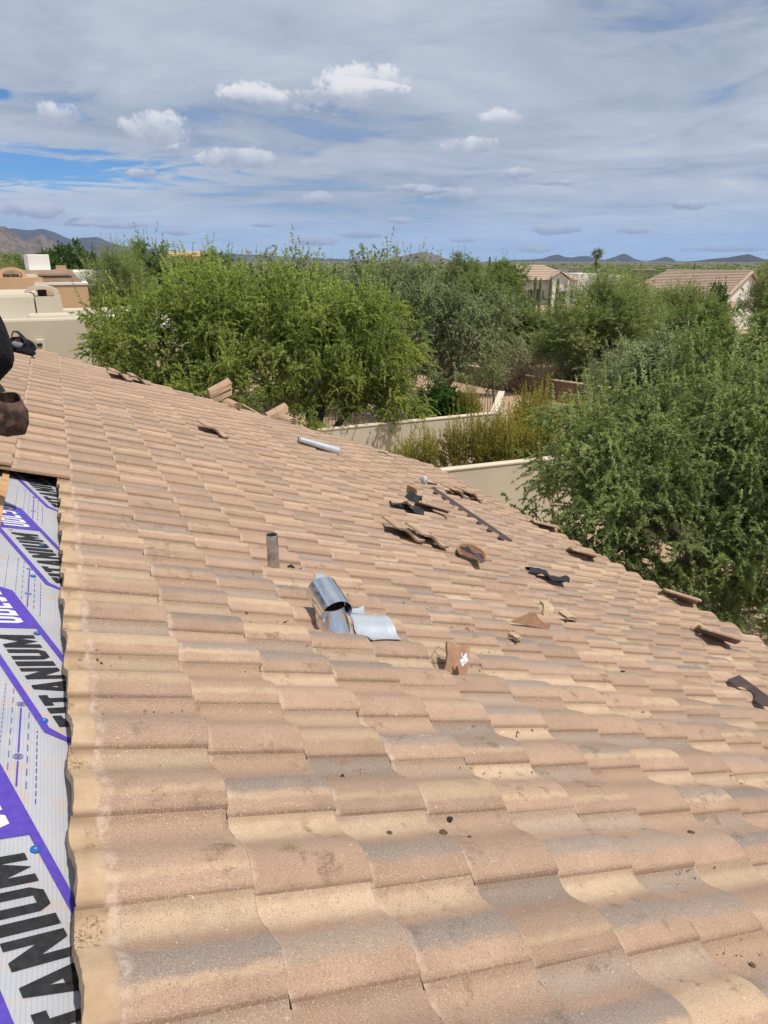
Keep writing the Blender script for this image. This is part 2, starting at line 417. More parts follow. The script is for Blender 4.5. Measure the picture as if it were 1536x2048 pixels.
M = {}
LT_T = 0.395
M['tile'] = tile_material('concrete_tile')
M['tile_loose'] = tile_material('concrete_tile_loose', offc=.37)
M['clay'] = simple('clay_barrel', (0.440, 0.295, 0.189), .16, 14, .9, bump=.3, bscale=120, bdist=.003)
M['terracotta'] = simple('broken_clay', (0.32, 0.185, 0.11), .18, 25, .9, bump=.3)
M['tile_raw'] = simple('broken_concrete', (0.47, 0.345, 0.22), .22, 30, .95, bump=.8, bscale=90, bdist=.008)
M['wood'] = simple('batten_wood', (0.50, 0.28, 0.13), .2, 14, .8, bump=.2)
M['stucco'] = simple('stucco_cream', (0.62, 0.54, 0.415), .06, .9, .95, bump=.35, bscale=35, bdist=.006, which='World')
M['stucco_tan'] = simple('stucco_tan', (0.55, 0.48, 0.365), .05, .6, .95, bump=.25, bscale=25, bdist=.006, which='World')
M['stucco_brown'] = simple('stucco_brown', (0.20, 0.135, 0.095), .12, 1.2, .95, bump=.35, bscale=30, bdist=.006, which='World')
M['stucco_cap'] = simple('stucco_cap', (0.50, 0.385, 0.285), .08, 1.2, .95, which='World')
M['white_wall'] = simple('white_render', (0.74, 0.71, 0.64), .04, .5, .95, which='World')
M['orange_wall'] = simple('orange_render', (0.58, 0.38, 0.22), .06, .5, .95, which='World')
M['white_roof'] = simple('white_roof_coating', (0.86, 0.86, 0.85), .03, .8, .7, which='World')
M['pinkroof'] = simple('far_tile_roof', (0.44, 0.325, 0.245), .10, 3, .9, which='World')
M['brick'] = simple('brick_red', (0.30, 0.13, 0.085), .25, 12, .9, which='World')
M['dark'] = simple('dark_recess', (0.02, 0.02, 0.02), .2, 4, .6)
M['glass'] = simple('dark_window_glass', (0.03, 0.035, 0.04), .1, 3, .08, .6)
M['asphalt'] = simple('asphalt_drive', (0.06, 0.06, 0.065), .2, 2, .9, which='World')
M['trim'] = simple('wood_fascia', (0.30, 0.22, 0.16), .1, 4, .8)
M['bark'] = simple('grey_bark', (0.175, 0.15, 0.125), .35, 14, .9, bump=.5, bscale=40, bdist=.02)
M['bark_dark'] = simple('dark_bark', (0.085, 0.07, 0.058), .35, 14, .9, bump=.5, bscale=40, bdist=.02)
M['bark_green'] = simple('green_bark', (0.14, 0.155, 0.075), .25, 10, .8)
M['twig'] = simple('pale_twig', (0.27, 0.235, 0.185), .3, 9, .9)
M['cactus'] = simple('cactus_skin', (0.105, 0.125, 0.06), .2, 6, .8)
M['steel'] = None
def metal_mat(name, c, rough, var=.2, scale=7, bump=.1):
    m = Mat(name, rough, .5, 1.0); v = m.coord('Object'); n = m.noise(v, scale, 4)
    m.color(m.ramp(n, [(0.3, tuple(k * (1 - var) for k in c)), (0.7, c)]))
    m.link(m.ss(m.noise(v, scale * 2.3, 4), .3, .7, rough * .7, rough * 1.4), m.b.inputs['Roughness'])
    if bump: m.bump(m.noise(v, 18, 2), bump, .01)
    return m.m
M['steel'] = metal_mat('galvanised_steel', (0.86, 0.87, 0.88), .22, .12, 9, .15)
M['pipe'] = metal_mat('weathered_pipe', (0.66, 0.65, 0.63), .40, .45, 16)
M['lead'] = simple('lead_sheet', (0.50, 0.53, 0.57), .10, 9, .38, .6, .35, bump=.25, bscale=12, bdist=.01)
M['brown_metal'] = simple('brown_painted_metal', (0.075, 0.048, 0.043), .1, 4, .55, .4)
M['felt'] = simple('black_felt', (0.026, 0.028, 0.031), .35, 18, .85, .3, bump=.5, bscale=30, bdist=.01)
M['black_cloth'] = simple('black_cloth', (0.009, 0.009, 0.012), .4, 9, .9, .2, bump=1.0, bscale=9, bdist=.05)
M['grey_cloth'] = simple('grey_cloth', (0.20, 0.22, 0.235), .15, 18, .9, .2)
M['red_cloth'] = simple('red_cloth', (0.30, 0.045, 0.03), .3, 18, .9, .2)
M['leather'] = simple('worn_dark_leather', (0.060, 0.034, 0.024), .85, 22, .75, .35, bump=.5, bscale=22, bdist=.012)
M['skin'] = simple('skin', (0.42, 0.25, 0.17), .1, 10, .6, .4)
M['boot'] = simple('boot_leather', (0.12, 0.07, 0.04), .3, 18, .8)
M['hair'] = simple('dark_hair', (0.02, 0.015, 0.012), .3, 30, .6)
M['rust'] = simple('brown_lid', (0.17, 0.078, 0.045), .35, 20, .7)
M['yellow'] = simple('yellow_rim', (0.33, 0.23, 0.09), .25, 20, .7)
M['blue_cap'] = simple('blue_plastic_cap', (0.012, 0.105, 0.36), .15, 30, .6, .3)
M['nail'] = simple('steel_nail', (0.6, 0.6, 0.6), .1, 30, .35, .5, .8)
M['ink_black'] = simple('black_ink', (0.022, 0.021, 0.022), .4, 60, .6, .3)
M['ink_purple'] = simple('purple_ink', (0.088, 0.052, 0.36), .14, 40, .6, .3)
M['ink_white'] = simple('white_ink', (0.62, 0.62, 0.65), .08, 40, .6, .3)
M['can'] = simple('white_can', (0.62, 0.66, 0.70), .2, 60, .35, .5)
M['mud'] = simple('dry_mud', (0.13, 0.085, 0.05), .4, 60, 1.0, bump=.6, bscale=120)
M['tank'] = simple('beige_tank', (0.56, 0.50, 0.40), .05, 3, .5)
M['iron'] = simple('painted_iron', (0.20, 0.175, 0.145), .15, 6, .6)
M['leaf_mesq'] = leaf_material('mesquite_leaf', (0.130, 0.170, 0.042), (0.385, 0.445, 0.125), (0.54, 0.56, 0.22), .47)
M['leaf_right'] = leaf_material('right_tree_leaf', (0.110, 0.150, 0.060), (0.325, 0.385, 0.165), (0.51, 0.55, 0.29), .47)
M['leaf_grey'] = leaf_material('ironwood_leaf', (0.140, 0.170, 0.085), (0.325, 0.360, 0.200), (0.46, 0.48, 0.30), .35)
M['leaf_olive'] = leaf_material('palo_verde_leaf', (0.125, 0.155, 0.058), (0.275, 0.315, 0.122), (0.40, 0.42, 0.18), .4)
M['leaf_green'] = leaf_material('desert_green_leaf', (0.095, 0.140, 0.045), (0.235, 0.300, 0.100), (0.36, 0.40, 0.16), .4)
M['leaf_deep'] = leaf_material('deep_green_leaf', (0.024, 0.063, 0.013), (0.072, 0.138, 0.026), (0.180, 0.232, 0.041), .22)
M['leaf_gold'] = leaf_material('creosote_leaf', (0.17, 0.165, 0.04), (0.39, 0.34, 0.075), (0.52, 0.43, 0.12), .4)
M['leaf_dry'] = leaf_material('dry_brush', (0.132, 0.105, 0.057), (0.247, 0.203, 0.117), (0.315, 0.270, 0.150), .15)

# ================================================================== the ground
def ground_material():
    m = Mat('desert_soil', 0.97, 0.1); p = m.pos()
    a = m.ramp(m.noise(p, 0.22, 5, 0.6), [(0.3, (0.335, 0.225, 0.15)), (0.55, (0.42, 0.29, 0.195)), (0.75, (0.50, 0.365, 0.26))])
    a = m.mix(m.ss(m.noise(p, 9, 4, .65), .5, .75, 0, .5), a, (0.235, 0.155, 0.105))
    far = m.ss(m.math('MULTIPLY', m.noise(p, 0.012, 5, .6), 1.0), .38, .55, 0.55, 0.95)
    dist = m.node('ShaderNodeVectorMath', operation='LENGTH'); m.link(p, dist.inputs[0])
    a = m.mix(m.math('MULTIPLY', far, m.ss(dist.outputs['Value'], 70, 260)), a, (0.105, 0.110, 0.055))
    m.color(a); m.bump(m.noise(p, 14, 5, .65), .6, .04)
    return m.m
M['ground'] = ground_material()
mb = MB()
rings = [0, 15, 40, 90, 200, 450, 1000, 2500, 6000, 12000]
nseg = 48
mb.v = [Vector((0, 0, GROUND))]; 
for r in rings[1:]:
    mb.v += [Vector((r * math.cos(2 * math.pi * k / nseg), r * math.sin(2 * math.pi * k / nseg), GROUND)) for k in range(nseg)]
mb.f = [(0, 1 + k, 1 + (k + 1) % nseg) for k in range(nseg)]
for j in range(len(rings) - 2):
    a, b = 1 + j * nseg, 1 + (j + 1) * nseg
    mb.f += [(a + k, b + k, b + (k + 1) % nseg, a + (k + 1) % nseg) for k in range(nseg)]
mb.mi = [0] * len(mb.f)
tag(mb.build('ground', M['ground']), 'pinkish sandy desert soil across the whole neighbourhood', 'ground', kind='structure')

# ================================================================== the house we stand on
AL = R(21.0)
SV = Vector((math.cos(AL), 0, -math.sin(AL))); NV = Vector((math.sin(AL), 0, math.cos(AL)))
def rp(s, y, h=0.0): return SV * s + Vector((0, y, 0)) + NV * h
def on_roof(px, py, h=0.0):
    d = ray(px, py); q = CAM + d * ((h - CAM.dot(NV)) / d.dot(NV)); return q.dot(SV), q.y
RM = Matrix(((SV.x, 0, NV.x, 0), (0, 1, 0, 0), (SV.z, 0, NV.z, 0), (0, 0, 0, 1)))   # (s, y, h) -> world
W_T, L_T, LT_T, TH_T = 0.285, 0.332, 0.395, 0.022
SLOPE_T = 0.0255 / L_T
S0 = 0.012                        # head of the first kept course
Y0 = 1.29 - 5 * W_T               # near edge of row 0
S_EAVE, Y_RAKE, S_RIDGE = 6.72, 11.55, -2.15
H_PAN, H_DECK = -0.018, -0.058

house = thing('tiled_house', 'house seen from its own roof of tan S shaped concrete tiles, partly stripped', 'house', (2.0, 5.0, GROUND))
HL = Vector((2.0, 5.0, GROUND))
YA, YB = -4.0, Y_RAKE - 0.03
mb = MB()
def slab(mb, s0, s1, y0, y1, h0, h1):
    vs = [rp(s, y, h) for h in (h0, h1) for s, y in ((s0, y0), (s1, y0), (s1, y1), (s0, y1))]
    return mb.add(vs, [(3, 2, 1, 0), (4, 5, 6, 7), (0, 1, 5, 4), (1, 2, 6, 5), (2, 3, 7, 6), (3, 0, 4, 7)])
slab(mb, S_RIDGE, S_EAVE - 0.10, YA, YB, H_DECK - 0.14, H_DECK - 0.003)
mb.build('roof_deck', M['trim'], house)
# the far slope beyond the ridge
rw = rp(S_RIDGE, 0, H_DECK)
mb = MB(); k = 6.2
q0 = Vector((rw.x, 0, rw.z)); q1 = q0 + Vector((-math.cos(AL) * k, 0, -math.sin(AL) * k)); dn = Vector((0, 0, -0.15))
vs = [q + Vector((0, y, 0)) + d for d in (dn, Vector()) for q, y in ((q0, YA), (q0, YB), (q1, YB), (q1, YA))]
mb.add(vs, [(0, 1, 2, 3), (7, 6, 5, 4), (0, 4, 5, 1), (1, 5, 6, 2), (2, 6, 7, 3), (3, 7, 4, 0)])
mb.build('back_slope', M['trim'], house)
# walls under the eaves
xe = rp(S_EAVE, 0).x - 0.55; xw = q1.x + 0.4
mb = MB(); zt = rp(S_EAVE, 0).z - 0.05
for (xa, ya, xb, yb) in ((xe, YA, xe, YB - .35), (xw, YA, xw, YB - .35)):
    mb.box(((xa + xb) / 2, (ya + yb) / 2, (GROUND + zt) / 2), (0.22, abs(yb - ya), zt - GROUND))
mb.build('wall', M['stucco'], house)
mb = MB(); yg = YB - .45
zr = rw.z - .25
for yy in (yg, YA + .3):
    fr = Matrix(((1, 0, 0, 0), (0, 0, -1, yy), (0, 1, 0, 0), (0, 0, 0, 1)))
    mb.prism([(xw, GROUND), (xe, GROUND), (xe, zt - .02), (rw.x, zr), (xw, zt - .02)], 0.2, fr)
mb.build('gable_wall', M['stucco'], house)
mb = MB(); slab(mb, S_EAVE - 0.13, S_EAVE - 0.095, YA, YB, H_DECK - .24, H_DECK + 0.02); mb.build('fascia_board', M['trim'], house)
mb = MB(); slab(mb, S_RIDGE, S_EAVE - 0.13, YB, YB + .03, H_DECK - .2, H_DECK + 0.012); mb.build('rake_board', M['trim'], house)

# --- S tile mesh
def tile_profile(n=17):
    pts = []
    ys = [0.0, 0.004, 0.014, 0.028, 0.044, 0.062, 0.080, 0.098, 0.116, 0.134, 0.152, 0.170, 0.190, 0.212, 0.236, 0.262, 0.296]
    def wave(y): return 0.046 * (0.5 + 0.5 * math.cos(2 * math.pi * (y - 0.090) / W_T)) ** 0.86
    for y in ys:
        z = wave(y) + (0.0075 * max(0.0, 1 - y / 0.05) if y > 0 else 0.0005)
        pts.append((y, z))
    return pts
TP = tile_profile()
def tile_geo(var=0):
    """local frame: x down the slope from the head, y across, z off the deck; closed shell"""
    rng = random.Random(40 + var); us = [0.0, 0.075, 0.24, LT_T - 0.004, LT_T]
    n = len(TP); V = []; Fc = []; UVs = []
    for side in (0, 1):
        for iu, u in enumerate(us):
            for (y, z) in TP:
                j = 0.0
                if iu in (0, len(us) - 1): j = rng.uniform(-.0025, .0025) * (1 if var else 0.4)
                if iu == 0 and y > .19: j -= .002
                if var == 3 and iu == len(us) - 1 and y > .05: j -= max(0, .011 * math.sin(y * 47) ** 3)
                if var == 2 and iu == len(us) - 1 and y < .05: j -= .009 * (1 - y / .05)
                z2 = z - side * TH_T
                if iu == len(us) - 1 and side == 0: z2 -= 0.0018
                yy = y
                if side == 1 and y < .02:          # under side of the roll is a smaller arch
                    z2 = z - TH_T * .35
                V.append((u + j, yy, z2 + u * SLOPE_T)); UVs.append((u, y))
    off = len(us) * n
    for i in range(len(us) - 1):
        for j in range(n - 1):
            a = i * n + j; Fc.append((a, a + n, a + n + 1, a + 1))
            a += off; Fc.append((a, a + 1, a + n + 1, a + n))
    for j in range(n - 1):
        Fc.append((j + 1, j + 1 + off, j + off, j)) ; b = (len(us) - 1) * n + j; Fc.append((b, b + off, b + 1 + off, b + 1))
    for i in range(len(us) - 1):
        a = i * n; Fc.append((a, a + off, a + n + off, a + n)); a = i * n + n - 1; Fc.append((a + n, a + n + off, a + off, a))
    return np.array(V), Fc, np.array(UVs)
TG = [tile_geo(i) for i in range(4)]
def mesh_np(name, V, Fc, UVs, mat, smooth_sharp=28):
    me = bpy.data.meshes.new(name); me.from_pydata(V.tolist() if hasattr(V, 'tolist') else V, [], Fc)
    me.materials.append(mat)
    uvl = me.uv_layers.new(name='UVMap'); li = np.empty(len(me.loops), dtype=np.int32); me.loops.foreach_get('vertex_index', li)
    uvl.data.foreach_set('uv', np.asarray(UVs, dtype=np.float32)[li].ravel())
    bm = bmesh.new(); bm.from_mesh(me)
    for f in bm.faces: f.smooth = True
    for e_ in bm.edges:
        if len(e_.link_faces) == 2 and e_.calc_face_angle(0) > R(smooth_sharp): e_.smooth = False
    bm.to_mesh(me); bm.free(); me.update(); return me
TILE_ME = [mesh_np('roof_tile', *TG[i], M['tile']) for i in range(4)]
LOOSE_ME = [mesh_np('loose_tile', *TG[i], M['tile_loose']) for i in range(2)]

# --- lay the courses
rng = random.Random(7)
n_rows = int((Y_RAKE - Y0) / W_T)
n_cols = int((S_EAVE - (LT_T - L_T)) / L_T)
GONE = set()
lay = []
def proj(q):
    d = q - CAM; z = d.dot(CF)
    if z < .05: return None
    return 768 + FPX * d.dot(RT) / z, 1024 - FPX * d.dot(CU) / z, z
row_strip = int((4.93 - Y0) / W_T)      # nearer rows are stripped above column 0
for i in range(-2, n_rows):
    for c in range(-6, n_cols + 1):
        if c < 0 and i < row_strip: continue
        s0, y = S0 + c * L_T, Y0 + i * W_T
        if c == n_cols: 
            continue
        lay.append((s0, y, i, c))
cand = []
for (s0, y, i, c) in lay:
    if (i, c) in GONE: continue
    q = rp(s0 + .28, y + .14, 0); pr = proj(q)
    ds, dy, dh = rng.gauss(0, .0036), rng.gauss(0, .0016), rng.gauss(0, .0008)
    rz_, ry_, rx_ = rng.gauss(0, .0045), rng.gauss(0, .0035), rng.gauss(0, .004)
    Mt = RM @ Matrix.Translation((s0 + ds, y + dy, H_PAN + 0.0008 + dh)) @ Euler((rx_, ry_, rz_)).to_matrix().to_4x4()
    vis = pr is not None and -120 < pr[0] < 1660 and 300 < pr[1] < 2300
    cand.append((pr[2] if vis else 1e6 + (q - CAM).length, Mt, rng.randrange(4)))
cand.sort(key=lambda t: t[0])
HI = Matrix.Translation(-HL)
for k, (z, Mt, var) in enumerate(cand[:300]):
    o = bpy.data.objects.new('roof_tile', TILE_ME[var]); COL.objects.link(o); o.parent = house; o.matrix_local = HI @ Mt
allV, allF, allU, allI = [], [], [], []; off = 0
for (z, Mt, var) in cand[300:]:
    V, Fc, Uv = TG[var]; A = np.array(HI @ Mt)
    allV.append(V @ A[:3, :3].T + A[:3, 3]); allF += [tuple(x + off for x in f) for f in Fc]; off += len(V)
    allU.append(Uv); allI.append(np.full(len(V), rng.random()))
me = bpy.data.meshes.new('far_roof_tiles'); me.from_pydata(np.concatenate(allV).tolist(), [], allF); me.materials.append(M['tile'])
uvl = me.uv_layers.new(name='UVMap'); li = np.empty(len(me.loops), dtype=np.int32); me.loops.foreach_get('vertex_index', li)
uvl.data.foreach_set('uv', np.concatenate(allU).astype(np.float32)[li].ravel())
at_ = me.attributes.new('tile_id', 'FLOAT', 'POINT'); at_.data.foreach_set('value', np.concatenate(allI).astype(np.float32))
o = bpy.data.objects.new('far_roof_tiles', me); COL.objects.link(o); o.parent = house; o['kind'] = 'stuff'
print('tiles', len(cand))

# --- underlayment with its print
def underlay_material():
    m = Mat('woven_underlayment', 0.55, 0.3); v = m.coord('Object')
    s_ = m.node('ShaderNodeSeparateXYZ'); m.link(v, s_.inputs[0])
    def stripes(x, per, w): 
        return m.math('LESS_THAN', m.math('FRACT', m.math('MULTIPLY', x, 1 / per)), w)
    grid = m.math('MAXIMUM', stripes(s_.outputs[0], 0.0088, .14), m.math('MULTIPLY', stripes(s_.outputs[1], 0.0050, .28), .45))
    base = m.ramp(m.noise(v, 6, 4), [(0.3, (0.38, 0.385, 0.41)), (0.7, (0.46, 0.465, 0.49))])
    base = m.mix(m.math('MULTIPLY', grid, .42), base, (0.20, 0.20, 0.225))
    dust = m.math('MULTIPLY', m.ss(m.noise(v, 12, 5, .65), .50, .72), .6)
    base = m.mix(dust, base, (0.48, 0.33, 0.24))
    m.color(base); m.bump(m.math('ADD', m.math('MULTIPLY', grid, .2), m.noise(v, 9, 3)), .35, .01)
    return m.m
M['underlay'] = underlay_material()
mb = MB()
def ul(u, v):
    s = S_RIDGE + (1.0 - S_RIDGE) * u; y = -3.0 + 9.2 * v
    return rp(s, y, H_DECK + 0.0016 * noise.noise(Vector((s * 5, y * 2.2, 3.3))))
mb.grid(ul, 60, 160)
under = mb.build('underlayment', M['underlay'], house, smooth=True)
H_UL = H_DECK + 0.0022
def band(q, r, k):
    O = Vector((0.124, 2.088 + 1.125 * k))
    p = O + Vector((-0.366, 1.0)) * q + Vector((-0.122, -0.028)) * r
    return p
def flat(mb, poly, h=0.0):
    """flat ink on the sheet; poly of (s, y) points, convex"""
    vs = [rp(p[0], p[1], H_UL + h) for p in poly]; mb.add(vs, [tuple(range(len(vs)))])
GL = {  # block capitals in a 1 x 1 box as convex pieces (x reading direction, y up)
 'T': (.72, [[(0, .78), (1, .78), (1, 1), (0, 1)], [(.31, 0), (.69, 0), (.69, .78), (.31, .78)]]),
 'I': (.36, [[(0, 0), (1, 0), (1, 1), (0, 1)]]),
 'A': (.86, [[(0, 0), (.30, 0), (.64, 1), (.34, 1)], [(.36, 1), (.66, 1), (1, 0), (.70, 0)], [(.28, .16), (.72, .16), (.66, .36), (.34, .36)]]),
 'N': (.86, [[(0, 0), (.3, 0), (.3, 1), (0, 1)], [(.7, 0), (1, 0), (1, 1), (.7, 1)], [(.3, 1), (.3, .5), (.7, 0), (.7, .5)]]),
 'U': (.84, [[(0, .2), (.34, .2), (.34, 1), (0, 1)], [(.66, .2), (1, .2), (1, 1), (.66, 1)], [(0, .2), (.2, 0), (.8, 0), (1, .2)]]),
 'M': (1.1, [[(0, 0), (.25, 0), (.25, 1), (0, 1)], [(.75, 0), (1, 0), (1, 1), (.75, 1)], [(.25, 1), (.25, .5), (.5, .0), (.5, .5)], [(.75, 1), (.5, .5), (.5, 0), (.75, .5)]]),
 'D': (.84, [[(0, 0), (.33, 0), (.33, 1), (0, 1)], [(.33, 0), (.78, 0), (1, .2), (.33, .2)], [(.33, 1), (.33, .8), (1, .8), (.78, 1)], [(.67, .2), (1, .2), (1, .8), (.67, .8)]]),
 'L': (.7, [[(0, 0), (.4, 0), (.4, 1), (0, 1)], [(.4, 0), (1, 0), (1, .2), (.4, .2)]]),
 '5': (.8, [[(0, .8), (1, .8), (1, 1), (0, 1)], [(0, .45), (.36, .45), (.36, .8), (0, .8)], [(0, .45), (1, .45), (.85, .62), (.36, .62)], [(.66, .2), (1, .2), (1, .45), (.66, .45)], [(0, .2), (.2, 0), (.8, 0), (1, .2)]]),
 '0': (.84, [[(0, .2), (.33, .2), (.33, .8), (0, .8)], [(.67, .2), (1, .2), (1, .8), (.67, .8)], [(0, .2), (.2, 0), (.8, 0), (1, .2)], [(0, .8), (1, .8), (.8, 1), (.2, 1)]]),
}
def lettering(word, q0, q1, r0, r1, k, mat, nm, h):
    gap = .17; tot = sum(GL[c][0] for c in word) + gap * (len(word) - 1); q = q0; kq = (q1 - q0) / tot
    for c in word:
        w, polys = GL[c]; mb = MB()
        for poly in polys:
            flat(mb, [band(q + x * w * kq, r0 + y * (r1 - r0), k) for x, y in poly], h)
        mb.build(nm, mat, under); q += (w + gap) * kq
def ink_line(mb, a, b, w, h=0.0):
    a, b = Vector(a), Vector(b); t = (b - a).normalized(); n = Vector((-t.y, t.x)) * w / 2
    flat(mb, [a + n, b + n, b - n, a - n], h)
for k in range(-2, 3):
    mb = MB()
    rO, rI = 1.42, 1.24
    flat(mb, [band(-.02, rO, k), band(.62, rO, k), band(.62, rI, k), band(.0, rI, k)])
    flat(mb, [band(-.02, -.42, k), band(.0, -.24, k), band(.62, -.24, k), band(.62, -.42, k)])
    flat(mb, [band(-.02, rO, k), band(.0, rI, k), band(-.055, .98, k), band(-.085, .98, k)])
    flat(mb, [band(-.085, .98, k), band(-.055, .98, k), band(-.055, .02, k), band(-.085, .02, k)])
    flat(mb, [band(-.085, .02, k), band(-.055, .02, k), band(.0, -.24, k), band(-.02, -.42, k)])
    flat(mb, [band(.62, -.42, k), band(.62, rO, k), band(.90, rO, k), band(.985, .95, k), band(.985, .05, k), band(.94, -.42, k)])
    mb.build('printed_border', M['ink_purple'], under)
    lettering('TITANIUM', 0.0, .565, 0, 1, k, M['ink_black'], 'printed_letter', .0006)
    lettering('UDL50', .655, .935, 0, 1, k, M['ink_white'], 'printed_letter', .0012)
    mb = MB()
    for (rr, r2) in ((.20, .15), (.09, .05)):                # small registered mark
        c0 = band(.592, .93, k)
        for a in range(10):
            a0, a1 = a / 10 * 2 * math.pi, (a + 1) / 10 * 2 * math.pi
            flat(mb, [c0 + Vector((math.cos(x), math.sin(x))) * q * .04 for x, q in ((a0, rr), (a1, rr), (a1, r2), (a0, r2))], .0006)
    mb.build('registered_mark', M['ink_black'], under)
    # laying guides: targets on a bar, dashed lines at both sides
    yb = 1.903 + 1.125 * k
    for j, yt in enumerate((yb, yb + .272)):
        mb = MB()
        for (ra, rb) in ((.0135, .0115), (.0085, .0065), (.0035, 0.0)):
            for a in range(14):
                a0, a1 = a / 14 * 2 * math.pi, (a + 1) / 14 * 2 * math.pi
                flat(mb, [(-.109 + math.cos(x) * q, yt + math.sin(x) * q) for x, q in ((a0, ra), (a1, ra), (a1, max(rb, .0002)), (a0, max(rb, .0002)))], .0003)
        mb.build('printed_target', M['ink_purple'], under)
    mb = MB(); ink_line(mb, (-.109, yb + .02), (-.109, yb + .25), .0048, .0003); ink_line(mb, (-.109, yb - .13), (-.109, yb - .02), .0048, .0003)
    mb.build('guide_bar', M['ink_purple'], under)
    for (s, ya, ybb, dash, gap, w) in ((-.158, yb - .01, yb + .39, .014, .010, .0022), (-.133, yb - .06, yb + .37, .030, .026, .0022), (-.085, yb - .14, yb + .23, .030, .026, .0026), (-.061, yb - .20, yb + .13, .020, .012, .0028), (-.20, yb - .06, yb + .40, .014, .010, .002)):
        mb = MB(); y = ya
        while y < ybb: ink_line(mb, (s, y), (s, min(y + dash, ybb)), w, .0003); y += dash + gap
        mb.build('dashed_line', M['ink_purple'], under)['kind'] = 'stuff'
for (s, y) in ((-.059, 1.538), (-.043, 2.089), (-.070, 2.672), (-.093, 3.223), (-.061, 3.644), (-.181, 4.064), (-.118, 4.692), (-.35, 1.9), (-.33, 2.9)):
    fr = RM @ Matrix.Translation((s, y, H_UL + .001))
    mb = MB(); mb.lathe([(0, .0022), (.0105, .002), (.0122, .0012), (.0125, .0), (.0, 0)], fr, 18)
    o = mb.build('cap_nail', M['blue_cap'], house, smooth=True)
    mb = MB(); mb.lathe([(0, .0034), (.003, .0032), (.0034, .0022)], fr, 10); mb.build('nail_head', M['nail'], o)
# battens across the stripped strip
for s in (-L_T - .02 + .076, -2 * L_T + .056, -3 * L_T + .056, -4 * L_T + .056):
    mb = MB(); slab(mb, s - .019, s + .019, 3.1 if s > -.4 else -2.0, 5.6, H_DECK + .004, H_DECK + .024); mb.build('batten', M['wood'], house)
mb = MB(); slab(mb, .036, .074, -2, Y_RAKE - .1, H_DECK + .004, H_DECK + .02); mb.build('batten', M['wood'], house)
# ridge board
mb = MB(); mb.box((rw.x, (YA + YB) / 2, rw.z + .03), (.05, YB - YA, .09)); mb.build('ridge_board', M['wood'], house)
# ================================================================== vegetation
def mesh_tris(name, V, mat, tint=None, verts_per=3):
    me = bpy.data.meshes.new(name); n = len(V); nf = n // verts_per
    me.vertices.add(n); me.vertices.foreach_set('co', V.astype(np.float32).ravel())
    me.loops.add(n); me.loops.foreach_set('vertex_index', np.arange(n, dtype=np.int32))
    me.polygons.add(nf); me.polygons.foreach_set('loop_start', np.arange(0, n, verts_per, dtype=np.int32))
    try: me.polygons.foreach_set('loop_total', np.full(nf, verts_per, dtype=np.int32))
    except Exception: pass
    me.materials.append(mat)
    if tint is not None:
        a = me.attributes.new('tint', 'FLOAT', 'FACE'); a.data.foreach_set('value', tint.astype(np.float32))
    me.update(calc_edges=True); return me
def unit(a): return a / np.maximum(np.linalg.norm(a, axis=1, keepdims=True), 1e-9)

